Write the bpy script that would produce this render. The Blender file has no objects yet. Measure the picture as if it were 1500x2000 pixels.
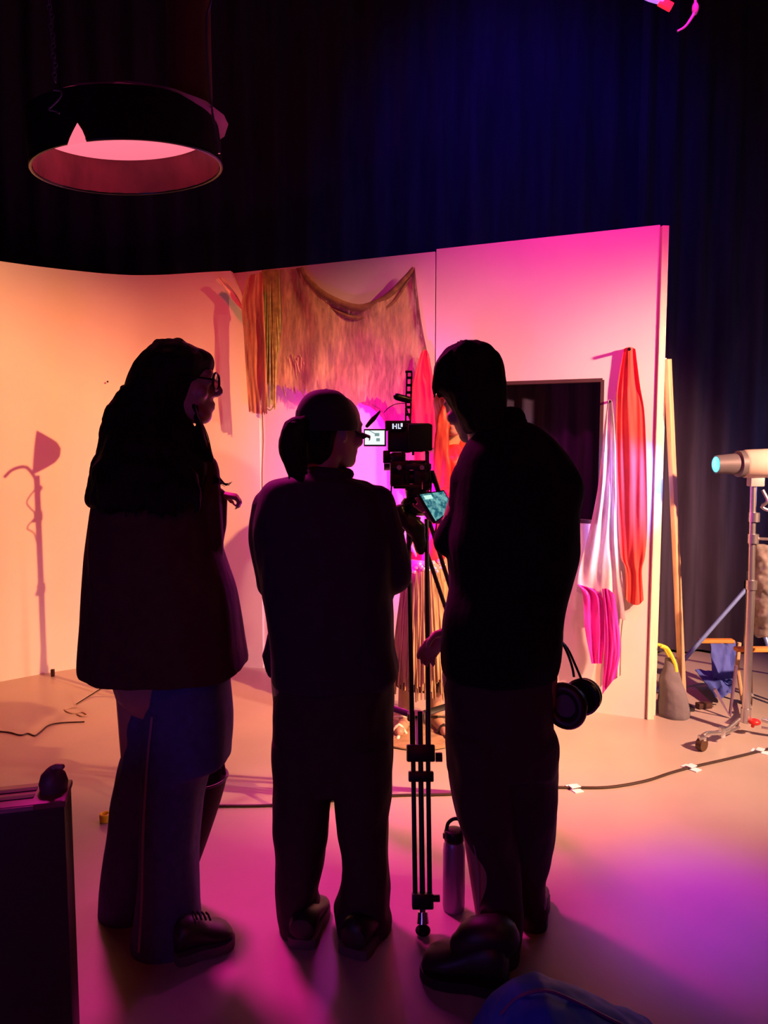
import bpy, bmesh, math, random
from mathutils import Vector, Matrix, noise
random.seed(7)
S = bpy.context.scene; C = S.collection
PI = math.pi; R = math.radians

# ------------------------------------------------------------------ camera
CAMZ = 1.4; PITCH = R(5.0); F = 1500.0
cd = bpy.data.cameras.new('camera'); cam = bpy.data.objects.new('camera', cd); C.objects.link(cam)
cam.location = (0, 0, CAMZ); cam.rotation_euler = (PI/2-PITCH, 0, 0)
cd.sensor_fit = 'VERTICAL'; cd.sensor_height = 36; cd.lens = F/2000*36; cd.clip_start = 0.05
S.camera = cam
S.view_settings.view_transform = 'Standard'; S.view_settings.look = 'None'
S.view_settings.gamma = 1; S.view_settings.exposure = 0.0; S.view_settings.use_curve_mapping = False

def ray(px, py):
    a = (px-750)/F; b = (1000-py)/F
    return Vector((a, math.cos(PITCH)+b*math.sin(PITCH), -math.sin(PITCH)+b*math.cos(PITCH)))
def at(px, py, Y):
    d = ray(px, py); t = Y/d.y
    return Vector((0, 0, CAMZ)) + d*t
def atz(px, py, z):
    d = ray(px, py); t = (z-CAMZ)/d.z
    return Vector((0, 0, CAMZ)) + d*t

# ------------------------------------------------------------------ world and lights
w = bpy.data.worlds.new('world'); S.world = w; w.use_nodes = True
w.node_tree.nodes['Background'].inputs[0].default_value = (0.02, 0.01, 0.05, 1)
w.node_tree.nodes['Background'].inputs[1].default_value = 0.02

def light(name, kind, loc, target, color, power, size=0.1, size_y=None, spot=60, blend=0.5, spread=None):
    l = bpy.data.lights.new(name, kind); l.color = color; l.energy = power
    if kind == 'AREA':
        l.size = size
        if size_y: l.shape = 'RECTANGLE'; l.size_y = size_y
        if spread: l.spread = R(spread)
    else:
        l.shadow_soft_size = size
    if kind == 'SPOT': l.spot_size = R(spot); l.spot_blend = blend
    o = bpy.data.objects.new(name, l); C.objects.link(o); o.location = loc
    if target is not None:
        o.rotation_euler = (Vector(target)-Vector(loc)).to_track_quat('-Z', 'Y').to_euler()
    return o
# warm tungsten key high on the right, out of frame, shaped by unseen barn doors added below
KEY = Vector((3.3, 1.0, 3.7))
light('key_lamp', 'SPOT', KEY, (-1.15, 4.3, 1.45), (1.0, 0.40, 0.125), 2400, 0.035, spot=62, blend=0.4)
light('red_wash', 'SPOT', (-1.0, 2.75, 4.3), (-1.35, 4.5, 0.8), (1.0, 0.02, 0.035), 270, 0.15, spot=56, blend=0.8)
EDGE = Vector((3.2, 1.6, 2.3))
light('edge_lamp', 'SPOT', EDGE, (1.35, 3.55, 1.05), (1.0, 0.48, 0.31), 1450, 0.07, spot=62, blend=0.7)
# magenta lamp low between the crew and the set
light('magenta_lamp', 'SPOT', (-0.10, 3.15, 1.02), (0.12, 4.4, 1.18), (1.0, 0.0, 0.66), 190, 0.04, spot=80, blend=1.0)
light('magenta_spill', 'POINT', (-0.10, 3.10, 1.02), None, (0.9, 0.02, 0.75), 7, 0.05)
light('magenta_top_lamp', 'SPOT', (1.0, 2.5, 3.9), (0.85, 4.0, 2.0), (1.0, 0.012, 0.38), 300, 0.1, spot=56, blend=1.0)
# magenta and violet lamps high over the set towards the floor in front
light('floor_lamp', 'SPOT', (-1.1, 3.7, 3.0), (0.35, 1.95, 0.0), (0.95, 0.015, 0.38), 620, 0.22, spot=50, blend=0.9)
light('violet_lamp', 'SPOT', (1.6, 4.2, 3.4), (0.98, 2.25, 0.0), (0.25, 0.03, 1.0), 620, 0.15, spot=13, blend=1.0)
light('side_fill', 'POINT', (2.75, 4.40, 1.2), None, (0.42, 0.36, 0.95), 8, 0.15)  # added fill without a fixture, lifts the dark curtain on the right
# blue profile spot standing right of the set
light('blue_beam', 'SPOT', (1.50, 3.50, 1.33), (1.14, 3.88, 1.16), (0.08, 0.2, 1.0), 60, 0.03, spot=70, blend=0.8)
# blue wash on the curtains behind
light('curtain_lamp', 'SPOT', (0.7, 3.3, 4.7), (0.95, 5.2, 3.1), (0.01, 0.012, 1.0), 95, 0.2, spot=70, blend=1.0)
# dim fills from the dark side of the studio
light('violet_fill', 'AREA', (-1.2, -0.4, 1.1), (-0.7, 2.1, 0.5), (0.25, 0.12, 1.0), 4.5, 0.7)
light('red_fill', 'AREA', (0.0, -1.0, 2.4), (-0.4, 2.1, 0.9), (1.0, 0.03, 0.10), 5, 1.2)

# ------------------------------------------------------------------ materials
MATS = {}
def mat(name, col, rough=0.6, metal=0.0, noise_amt=0.12, scale=8.0, bump=0.0, bscale=40.0, emit=None, estr=0.0,
        alpha=1.0, stretch=(1, 1, 1), spec=0.5, trans=0.0, sheen=0.0):
    if name in MATS: return MATS[name]
    m = bpy.data.materials.new(name); m.use_nodes = True; nt = m.node_tree; N = nt.nodes; L = nt.links
    b = N['Principled BSDF']
    tc = N.new('ShaderNodeTexCoord'); mp = N.new('ShaderNodeMapping'); L.new(tc.outputs['Object'], mp.inputs[0])
    mp.inputs['Scale'].default_value = stretch
    nz = N.new('ShaderNodeTexNoise'); nz.inputs['Scale'].default_value = scale; nz.inputs['Detail'].default_value = 5
    L.new(mp.outputs[0], nz.inputs['Vector'])
    rp = N.new('ShaderNodeValToRGB')
    rp.color_ramp.elements[0].position = 0.3; rp.color_ramp.elements[1].position = 0.7
    a = 1-noise_amt; c = 1+noise_amt
    rp.color_ramp.elements[0].color = tuple(min(1, v*a) for v in col)+(1,)
    rp.color_ramp.elements[1].color = tuple(min(1, v*c) for v in col)+(1,)
    L.new(nz.outputs['Fac'], rp.inputs[0]); L.new(rp.outputs[0], b.inputs['Base Color'])
    b.inputs['Roughness'].default_value = rough; b.inputs['Metallic'].default_value = metal
    b.inputs['Specular IOR Level'].default_value = spec
    b.inputs['Sheen Weight'].default_value = sheen
    if trans: b.inputs['Transmission Weight'].default_value = trans
    if bump:
        n2 = N.new('ShaderNodeTexNoise'); n2.inputs['Scale'].default_value = bscale; n2.inputs['Detail'].default_value = 4
        L.new(mp.outputs[0], n2.inputs['Vector'])
        bp = N.new('ShaderNodeBump'); bp.inputs['Strength'].default_value = bump; bp.inputs['Distance'].default_value = 0.01
        L.new(n2.outputs['Fac'], bp.inputs['Height']); L.new(bp.outputs[0], b.inputs['Normal'])
    if emit:
        b.inputs['Emission Color'].default_value = emit+(1,); b.inputs['Emission Strength'].default_value = estr
    if alpha < 1: b.inputs['Alpha'].default_value = alpha
    MATS[name] = m
    return m
def gauze(name, col, alpha, scale, stretch):
    """loosely woven cloth: threads opaque, gaps open"""
    m = mat(name, col, 0.85, noise_amt=0.3, scale=14, stretch=(1, 1, 0.3), sheen=0.2)
    nt = m.node_tree; N = nt.nodes; L = nt.links; b = N['Principled BSDF']
    tc = N.new('ShaderNodeTexCoord'); mp = N.new('ShaderNodeMapping'); L.new(tc.outputs['Object'], mp.inputs[0]); mp.inputs['Scale'].default_value = stretch
    nz = N.new('ShaderNodeTexNoise'); nz.inputs['Scale'].default_value = scale; nz.inputs['Detail'].default_value = 3; L.new(mp.outputs[0], nz.inputs['Vector'])
    mr = N.new('ShaderNodeMapRange'); mr.inputs[1].default_value = 0.38; mr.inputs[2].default_value = 0.62
    mr.inputs[3].default_value = max(0, alpha-0.3); mr.inputs[4].default_value = min(1, alpha+0.25)
    L.new(nz.outputs['Fac'], mr.inputs[0]); L.new(mr.outputs[0], b.inputs['Alpha'])
    return m

def floor_mat():
    m = bpy.data.materials.new('studio_floor_paint'); m.use_nodes = True; nt = m.node_tree; N = nt.nodes; L = nt.links
    b = N['Principled BSDF']; tc = N.new('ShaderNodeTexCoord')
    n1 = N.new('ShaderNodeTexNoise'); n1.inputs['Scale'].default_value = 1.3; n1.inputs['Detail'].default_value = 8
    n2 = N.new('ShaderNodeTexNoise'); n2.inputs['Scale'].default_value = 60; n2.inputs['Detail'].default_value = 3
    L.new(tc.outputs['Object'], n1.inputs['Vector']); L.new(tc.outputs['Object'], n2.inputs['Vector'])
    rp = N.new('ShaderNodeValToRGB'); rp.color_ramp.elements[0].position = 0.35; rp.color_ramp.elements[1].position = 0.65
    rp.color_ramp.elements[0].color = (0.36, 0.31, 0.27, 1); rp.color_ramp.elements[1].color = (0.44, 0.385, 0.33, 1)
    L.new(n1.outputs['Fac'], rp.inputs[0]); L.new(rp.outputs[0], b.inputs['Base Color'])
    mr = N.new('ShaderNodeMapRange'); mr.inputs[3].default_value = 0.27; mr.inputs[4].default_value = 0.42
    L.new(n1.outputs['Fac'], mr.inputs[0]); L.new(mr.outputs[0], b.inputs['Roughness'])
    bp = N.new('ShaderNodeBump'); bp.inputs['Strength'].default_value = 0.06; bp.inputs['Distance'].default_value = 0.004
    L.new(n2.outputs['Fac'], bp.inputs['Height']); L.new(bp.outputs[0], b.inputs['Normal'])
    return m

M_floor = floor_mat()
M_flat = mat('flat_paint', (0.80, 0.76, 0.72), 0.75, noise_amt=0.03, scale=3, bump=0.03, bscale=25)
M_edge = mat('raw_timber_edge', (0.78, 0.68, 0.52), 0.7, noise_amt=0.1, scale=6, stretch=(8, 8, 1))
M_wood = mat('pine_timber', (0.66, 0.44, 0.24), 0.6, noise_amt=0.25, scale=5, stretch=(10, 10, 1))
M_black = mat('black_drape', (0.02, 0.02, 0.035), 0.95, noise_amt=0.2, scale=3)
M_curt = mat('navy_drape', (0.045, 0.036, 0.06), 0.95, noise_amt=0.3, scale=4, stretch=(4, 4, 0.4))
M_room = mat('dark_studio_wall', (0.012, 0.012, 0.02), 0.95)
M_plas = mat('black_plastic', (0.008, 0.008, 0.012), 0.35, noise_amt=0.1, spec=0.3)
M_mblk = mat('black_metal', (0.02, 0.02, 0.026), 0.3, metal=0.6)
M_alu = mat('brushed_aluminium', (0.62, 0.62, 0.66), 0.3, metal=0.9, noise_amt=0.1)
M_chrome = mat('chrome_steel', (0.75, 0.72, 0.70), 0.15, metal=1.0, noise_amt=0.05)
M_skin = mat('skin', (0.42, 0.24, 0.18), 0.5, noise_amt=0.06, scale=20)
M_hair = mat('dark_hair', (0.008, 0.005, 0.005), 0.75, noise_amt=0.3, scale=30, stretch=(6, 6, 0.5), spec=0.2, bump=0.4, bscale=60)
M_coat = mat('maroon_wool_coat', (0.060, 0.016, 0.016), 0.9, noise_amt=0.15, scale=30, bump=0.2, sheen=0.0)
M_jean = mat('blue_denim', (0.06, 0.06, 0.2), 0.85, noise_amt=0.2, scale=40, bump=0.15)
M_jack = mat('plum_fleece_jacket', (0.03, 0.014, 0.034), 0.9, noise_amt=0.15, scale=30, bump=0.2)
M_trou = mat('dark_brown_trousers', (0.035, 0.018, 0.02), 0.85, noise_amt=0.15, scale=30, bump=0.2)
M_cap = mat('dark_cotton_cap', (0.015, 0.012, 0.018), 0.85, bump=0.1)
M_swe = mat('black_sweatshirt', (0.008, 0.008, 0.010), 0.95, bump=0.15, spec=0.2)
M_shoe = mat('dark_shoe_leather', (0.02, 0.014, 0.014), 0.45)
M_sole = mat('pale_shoe_sole', (0.10, 0.08, 0.08), 0.6)
M_rubber = mat('black_rubber', (0.006, 0.006, 0.008), 0.7, spec=0.2)

# ------------------------------------------------------------------ mesh helpers
def tag(o, label=None, cat=None, group=None, kind=None):
    if label: o['label'] = label
    if cat: o['category'] = cat
    if group: o['group'] = group
    if kind: o['kind'] = kind
    return o
def obj(name, bm, m, parent=None, smooth=True, label=None):
    bmesh.ops.recalc_face_normals(bm, faces=bm.faces[:])
    me = bpy.data.meshes.new(name); bm.to_mesh(me); bm.free()
    if smooth:
        me.polygons.foreach_set('use_smooth', [True]*len(me.polygons))
        me.set_sharp_from_angle(angle=R(38))
    me.materials.append(m)
    o = bpy.data.objects.new(name, me); C.objects.link(o)
    if parent is not None:
        o.parent = parent; o.matrix_parent_inverse = parent.matrix_world.inverted()
    if label: o['label'] = label
    return o
def empty(name, loc, label, cat, group=None):
    o = bpy.data.objects.new(name, None); C.objects.link(o); o.location = loc; o.empty_display_size = 0.1
    bpy.context.view_layer.update()
    return tag(o, label, cat, group)
def NB(): return bmesh.new()
def box(bm, c, s, rot=None, bev=0.0):
    r = bmesh.ops.create_cube(bm, size=1.0)
    mt = Matrix.Translation(Vector(c)) @ (rot.to_4x4() if rot else Matrix.Identity(4)) @ Matrix.Diagonal((s[0], s[1], s[2], 1))
    bmesh.ops.transform(bm, matrix=mt, verts=r['verts'])
    if bev:
        es = list({e for v in r['verts'] for e in v.link_edges})
        bmesh.ops.bevel(bm, geom=es, offset=bev, segments=2, affect='EDGES', profile=0.6)
    return bm
def rings(bm, rs, cap=True, close=False):
    V = [[bm.verts.new(p) for p in r] for r in rs]; n = len(V[0])
    for a, b in zip(V, V[1:]+([V[0]] if close else [])):
        for i in range(n): bm.faces.new((a[i], a[(i+1) % n], b[(i+1) % n], b[i]))
    if cap and not close:
        bm.faces.new(V[0][::-1]); bm.faces.new(V[-1])
    return bm
def catmull(P, k):
    P = [Vector(p) for p in P]
    if len(P) < 3 or k <= 1: return P
    out = []
    Q = [P[0]*2-P[1]]+P+[P[-1]*2-P[-2]]
    for i in range(1, len(Q)-2):
        p0, p1, p2, p3 = Q[i-1:i+3]
        for j in range(k):
            t = j/k
            out.append(0.5*((2*p1)+(p2-p0)*t+(2*p0-5*p1+4*p2-p3)*t*t+(3*p1-p0-3*p2+p3)*t**3))
    out.append(P[-1]); return out
def tube(bm, pts, r, n=10, k=1, close=False):
    """pts: path; r: one radius or one per point"""
    rr = list(r) if hasattr(r, '__len__') else [r]*len(pts)
    P4 = [Vector((*p, q)) for p, q in zip(pts, rr)]
    if k > 1 and len(P4) > 2: P4 = catmull(P4, k)
    P = [Vector(p[:3]) for p in P4]; rr = [max(p[3], 0.0003) for p in P4]
    rs = []; up = None
    for i, p in enumerate(P):
        t = (P[min(i+1, len(P)-1)]-P[max(i-1, 0)]).normalized()
        if up is None:
            up = Vector((0, 0, 1)) if abs(t.z) < 0.9 else Vector((1, 0, 0))
        a = t.cross(up).normalized(); up = a.cross(t).normalized()
        rs.append([p+(a*math.cos(x)+up*math.sin(x))*rr[i] for x in [2*PI*j/n for j in range(n)]])
    return rings(bm, rs)
def capsule(bm, pts, r, n=12, k=1):
    rr = list(r) if hasattr(r, '__len__') else [r]*len(pts)
    pts = [Vector(p) for p in pts]
    d0 = (pts[0]-pts[1]).normalized(); d1 = (pts[-1]-pts[-2]).normalized()
    if k > 1 and len(pts) > 2:
        P4 = catmull([Vector((*p, q)) for p, q in zip(pts, rr)], k); pts = [Vector(p[:3]) for p in P4]; rr = [p[3] for p in P4]
    A = [(pts[0]+d0*rr[0]*s, rr[0]*c) for s, c in ((0.98, 0.2), (0.8, 0.6), (0.45, 0.89))]
    B = [(pts[-1]+d1*rr[-1]*s, rr[-1]*c) for s, c in ((0.45, 0.89), (0.8, 0.6), (0.98, 0.2))]
    al = A+list(zip(pts, rr))+B
    return tube(bm, [a[0] for a in al], [a[1] for a in al], n)
def cyl(bm, a, b, r, n=20, r2=None): return tube(bm, [a, b], [r, r if r2 is None else r2], n)
def ball(bm, c, r, s=(1, 1, 1), rot=None, n=16):
    q = bmesh.ops.create_uvsphere(bm, u_segments=n, v_segments=n//2+2, radius=r)
    mt = Matrix.Translation(Vector(c)) @ (rot.to_4x4() if rot else Matrix.Identity(4)) @ Matrix.Diagonal((s[0], s[1], s[2], 1))
    bmesh.ops.transform(bm, matrix=mt, verts=q['verts']); return bm
def torus(bm, c, Rr, r, ax=Vector((0, 0, 1)), n=32, m=10, sc=(1, 1)):
    q = Vector((0, 0, 1)).rotation_difference(Vector(ax)); c = Vector(c); rs = []
    for i in range(n):
        a = 2*PI*i/n; d = Vector((math.cos(a)*sc[0], math.sin(a)*sc[1], 0)); e = Vector((math.cos(a), math.sin(a), 0))
        rs.append([c+q@(d*Rr+e*r*math.cos(t)+Vector((0, 0, 1))*r*math.sin(t)) for t in [2*PI*j/m for j in range(m)]])
    return rings(bm, rs, close=True)
def lathe(bm, c, prof, n=28, ax=Vector((0, 0, 1)), cap=True):
    q = Vector((0, 0, 1)).rotation_difference(Vector(ax)); c = Vector(c)
    rs = [[c+q@Vector((r*math.cos(2*PI*i/n), r*math.sin(2*PI*i/n), z)) for i in range(n)] for r, z in prof]
    return rings(bm, rs, cap)
def sloft(bm, rows, Y, n=36, ex=2.2, k=3):
    """stack of horizontal super-ellipses; rows (py, left px, right px, half depth, depth shift)"""
    D = []
    for r in rows:
        py, l, rr, th = r[:4]; dy = r[4] if len(r) > 4 else 0
        a = at(l, py, Y+dy); b = at(rr, py, Y+dy)
        D.append(Vector(((a.x+b.x)/2, Y+dy, a.z)).to_4d()); D[-1][3] = 0
        D[-1] = ((a.x+b.x)/2, Y+dy, a.z, (b.x-a.x)/2, th)
    # catmull on 5-vectors
    out = []; Q = [D[0]]+D+[D[-1]]
    for i in range(1, len(Q)-2):
        p0, p1, p2, p3 = Q[i-1:i+3]
        for j in range(k):
            t = j/k
            out.append([0.5*((2*b)+(c-a)*t+(2*a-5*b+4*c-d)*t*t+(3*b-a-3*c+d)*t**3) for a, b, c, d in zip(p0, p1, p2, p3)])
    out.append(list(D[-1])); rs = []
    for cx, cy, z, rx, ry in out:
        rx = max(rx, 0.002); ry = max(ry, 0.002); r = []
        for i in range(n):
            a = 2*PI*i/n; c_, s_ = math.cos(a), math.sin(a)
            r.append(Vector((cx+rx*math.copysign(abs(c_)**(2/ex), c_), cy+ry*math.copysign(abs(s_)**(2/ex), s_), z)))
        rs.append(r)
    return rings(bm, rs)
def fuse(name, bm, m, parent=None, voxel=0.006, smooth=4, folds=None, label=None, ratio=None):
    """weld overlapping closed shapes into one continuous skin, then press cloth folds into it"""
    bmesh.ops.recalc_face_normals(bm, faces=bm.faces[:])
    me = bpy.data.meshes.new(name); bm.to_mesh(me); bm.free()
    t = bpy.data.objects.new('temporary', me); C.objects.link(t)
    md = t.modifiers.new('r', 'REMESH'); md.mode = 'VOXEL'; md.voxel_size = voxel
    if smooth:
        ms = t.modifiers.new('s', 'SMOOTH'); ms.factor = 0.6; ms.iterations = smooth
    dg = bpy.context.evaluated_depsgraph_get(); dg.update()
    me2 = bpy.data.meshes.new_from_object(t.evaluated_get(dg))
    bpy.data.objects.remove(t); bpy.data.meshes.remove(me)
    if folds:
        amp, sx, sz, seed = folds
        ns = [v.normal.copy() for v in me2.vertices]
        for v, nn in zip(me2.vertices, ns):
            p = v.co
            f = noise.noise(Vector((p.x*sx+seed, p.y*sx, p.z*sz+0.8*p.x*sx*0.3)))+0.5*noise.noise(Vector((p.x*sx*2.2, p.y*sx*2.2+seed, p.z*sz*2.5)))
            v.co = p+nn*f*amp
    me2.name = name; me2.materials.clear(); me2.materials.append(m)
    me2.polygons.foreach_set('use_smooth', [True]*len(me2.polygons))
    o = bpy.data.objects.new(name, me2); C.objects.link(o)
    if parent is not None: o.parent = parent; o.matrix_parent_inverse = parent.matrix_world.inverted()
    if label: o['label'] = label
    return o
def extrude_path(bm, P, z0, z1, th, side=-1):
    """wall following a plan polyline, thickness th on one side"""
    n = len(P); A = []; B = []
    for i, p in enumerate(P):
        t = (P[min(i+1, n-1)]-P[max(i-1, 0)]); t.z = 0; t.normalize(); nn = Vector((-t.y, t.x, 0))*side*-1
        A.append(Vector((p.x, p.y, 0))); B.append(Vector((p.x, p.y, 0))+nn*th)
    zz = z1 if hasattr(z1, '__len__') else [z1]*n
    rs = [[Vector((a.x, a.y, z0)), Vector((a.x, a.y, z)), Vector((b.x, b.y, z)), Vector((b.x, b.y, z0))] for a, b, z in zip(A, B, zz)]
    return rings(bm, rs)

# ------------------------------------------------------------------ studio shell
def struct(name, bm, m, label=None):
    o = obj(name, bm, m, smooth=False); o['kind'] = 'structure'
    if label: o['label'] = label
    return o
struct('floor', box(NB(), (0, 1.5, -0.05), (9.2, 8.2, 0.1)), M_floor)
struct('ceiling', box(NB(), (0, 1.5, 5.35), (9.2, 8.2, 0.1)), M_room)
struct('wall_back', box(NB(), (0, 5.55, 2.65), (9.2, 0.1, 5.3)), M_room)
struct('wall_front', box(NB(), (0, -2.55, 2.65), (9.2, 0.1, 5.3)), M_room)
struct('wall_left', box(NB(), (-4.55, 1.5, 2.65), (0.1, 8.0, 5.3)), M_room)
struct('wall_right', box(NB(), (4.55, 1.5, 2.65), (0.1, 8.0, 5.3)), M_room)

def pleats(x0, x1, y, z0, z1, amp, wl, seed, y1=None):
    bm = NB(); n = int((x1-x0)/0.02); P = []
    for i in range(n+1):
        x = x0+(x1-x0)*i/n
        P.append(Vector((x, y+((y1-y)*(i/n) if y1 is not None else 0)+amp*math.sin(x*2*PI/wl+1.5*noise.noise(Vector((x*1.3, seed, 0))))*(0.7+0.5*noise.noise(Vector((x*2, seed+3, 0)))), 0)))
    return extrude_path(bm, P, z0, z1, 0.006)
c1 = obj('stage_curtain', pleats(-4.3, 1.72, 5.2, 0.02, 5.2, 0.03, 0.22, 1), M_curt)
tag(c1, 'wide pleated dark blue curtain hanging behind the whole painted set', 'curtain')
c2 = obj('stage_curtain', pleats(1.62, 4.3, 5.07, 0.02, 5.2, 0.045, 0.19, 9), M_curt)
tag(c2, 'pleated dark curtain to the right of the pink set wall, behind the blue-lensed lamp', 'curtain')

# ------------------------------------------------------------------ scenery flats
H = 2.45
EL = atz(452, 534, H); ER = atz(1289, 444, H); EM = atz(851, 491, H)
u = (ER-EL); u.z = 0; LEN = u.length; u.normalize(); nrm = Vector((u.y, -u.x, 0))   # nrm faces the camera
def onC(px, py, off=0.0):
    d = ray(px, py); o = Vector((0, 0, CAMZ)); p0 = EL+nrm*off
    t = (p0-o).dot(nrm)/d.dot(nrm); return o+d*t
# curved flat on the left
PL = [atz(x, y, H) for x, y in ((-330, 455), (-150, 487), (0, 510), (80, 521), (165, 530.5), (215, 535), (265, 537.5), (320, 536.5), (370, 533.5), (410, 531), (450, 529))]
PL = [Vector((p.x, p.y, 0)) for p in PL]
PL = catmull(PL, 5); TOP = [H]*len(PL)
bd = (PL[-1]-PL[-8]).normalized(); b0 = PL[-1].copy()
for px_, py_ in ((454, 538), (459, 551), (466, 567), (472, 584), (477, 601), (483, 620), (489, 639), (497, 659), (505, 679)):
    d = ray(px_, py_); k = (b0.y*bd.x-b0.x*bd.y)/(d.y*bd.x-d.x*bd.y)      # where the view ray crosses the wall line
    PL.append(Vector((d.x*k, d.y*k, 0))); TOP.append(CAMZ+d.z*k)
lf = obj('scenery_flat', extrude_path(NB(), PL, 0.0, TOP, 0.035), M_flat)
tag(lf, 'curved orange-lit painted set wall on the left, with the lamp-stand shadow on it', 'set wall')
# two straight flats
def flat_panel(a, b, hole=None, h=H, th=0.045):
    """panel from plan distance a to b along the wall, optional rectangular opening (s0,s1,z0,z1)"""
    bm = NB()
    def blk(s0, s1, z0, z1):
        P = [EL+u*s0, EL+u*s1]; P = [Vector((p.x, p.y, 0)) for p in P]
        extrude_path(bm, P, z0, z1, th)
    if hole:
        s0, s1, z0, z1 = hole
        blk(a, s0, 0, h); blk(s1, b, 0, h); blk(s0, s1, 0, z0); blk(s0, s1, z1, h)
    else: blk(a, b, 0, h)
    return bm
sM = (EM-EL).dot(u)
f1 = obj('scenery_flat', flat_panel(-0.07, sM-0.004), M_flat, smooth=False)
tag(f1, 'orange-lit painted set wall panel in the middle, hung with brown netting', 'set wall')
wr = onC(1177, 742); wb = onC(1150, 1019); wl_ = onC(905, 752)
s1_ = (wr-EL).dot(u); s0_ = (wl_-EL).dot(u)
f2 = obj('scenery_flat', flat_panel(sM+0.004, LEN, (s0_, s1_, wb.z, wr.z), h=H+0.012), M_flat, smooth=False)
tag(f2, 'pink-lit painted set wall with a dark rectangular opening, right end of the set', 'set wall')
# pale timber end face of the right flat
bm = NB(); p = EL+u*(LEN+0.016)-nrm*0.020
box(bm, (p.x, p.y, (H+0.006)/2), (0.034, 0.050, H+0.006), Matrix.Rotation(R(4), 3, 'Z'), .003)
obj('edge_batten', bm, M_edge, f2, smooth=False, label='pale timber end edge')
# thin frame of the opening
bm = NB()
for s, z, ls, lz in ((s0_, (wb.z+wr.z)/2, 0.018, wr.z-wb.z), (s1_, (wb.z+wr.z)/2, 0.018, wr.z-wb.z), ((s0_+s1_)/2, wr.z, s1_-s0_, 0.018), ((s0_+s1_)/2, wb.z, s1_-s0_, 0.018)):
    q = EL+u*s-nrm*0.0235; box(bm, (q.x, q.y, z), (ls, 0.05, lz), Matrix.Rotation(math.atan2(u.y, u.x), 3, 'Z'))
obj('opening_frame', bm, mat('dark_frame', (0.06, 0.03, 0.03), 0.7), f2, smooth=False)
# dark masking cloth hung behind the opening
bm = NB(); P = []
for i in range(90):
    s = s0_-0.15+(s1_-s0_+0.3)*i/89
    q = EL+u*s-nrm*(0.16+0.012*math.sin(s*55+2*noise.noise(Vector((s*4, 0, 0))))); P.append(Vector((q.x, q.y, 0)))
extrude_path(bm, P, wb.z-0.2, wr.z+0.15, 0.003)
tag(obj('masking_drape', bm, mat('purple_grey_drape', (0.035, 0.026, 0.05), 1.0, spec=0.03, noise_amt=0.35, scale=5, stretch=(5, 5, 0.3))), 'dark pleated drape seen through the rectangular opening of the pink set wall', 'drape')

# braces behind the right end
bt = at(1300, 698, 3.80); bb = atz(1334, 1386, 0)
bt = Vector((ER.x+0.075, ER.y+0.05, bt.z))
bb = Vector((bb.x, bb.y, 0.0))
def beam(bm, a, b, wx, wy, bev=0.003):
    a = Vector(a); b = Vector(b); d = b-a
    q = Vector((0, 0, 1)).rotation_difference(d.normalized()).to_matrix()
    return box(bm, (a+b)/2, (wx, wy, d.length), q, bev)
br = empty('wall_brace', bb, 'slanted pale wooden plank propping the right end of the set wall', 'brace')
obj('plank', beam(NB(), bt, bb+Vector((0, 0, 0.012)), 0.075, 0.022), M_wood, br)
obj('foot_bracket', box(NB(), bb+Vector((0.0, 0.0, 0.012)), (0.10, 0.07, 0.02), bev=0.004), M_mblk, br)
p = ER+u*0.03-nrm*0.03
st = obj('upright_batten', box(NB(), (p.x+0.018, p.y+0.06, onC(1300, 696).z/2), (0.028, 0.05, onC(1300, 696).z), bev=0.002), M_edge)
tag(st, 'pale upright batten standing against the back of the right set wall end', 'batten')
# sandbag with yellow strap at the foot of the brace
sb = empty('sandbag', atz(1312, 1398, 0), 'grey sandbag with a yellow carry strap at the foot of the wooden brace', 'sandbag')
bm = NB(); Ysb = sb.location.y+0.02
sloft(bm, [(1285, 1300, 1318, .02), (1310, 1294, 1326, .04), (1340, 1290, 1334, .07), (1370, 1287, 1341, .09), (1390, 1286, 1344, .095), (1399, 1290, 1340, .085)], Ysb, n=24)
fuse('bag_body', bm, mat('grey_canvas', (0.15, 0.14, 0.16), 0.9, bump=0.2), sb, 0.006, 2, (0.008, 14, 9, 3))
pts = [at(x, y, Ysb-0.03) for x, y in ((1291, 1262), (1302, 1266), (1311, 1280), (1318, 1296), (1321, 1312))]
bm = NB(); tube(bm, pts, 0.010, 8, 4); tube(bm, [p+Vector((0, 0.05, -0.004)) for p in pts], 0.008, 8, 4)
obj('strap', bm, mat('yellow_webbing', (0.75, 0.72, 0.05), 0.7), sb, label='yellow strap')

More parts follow.
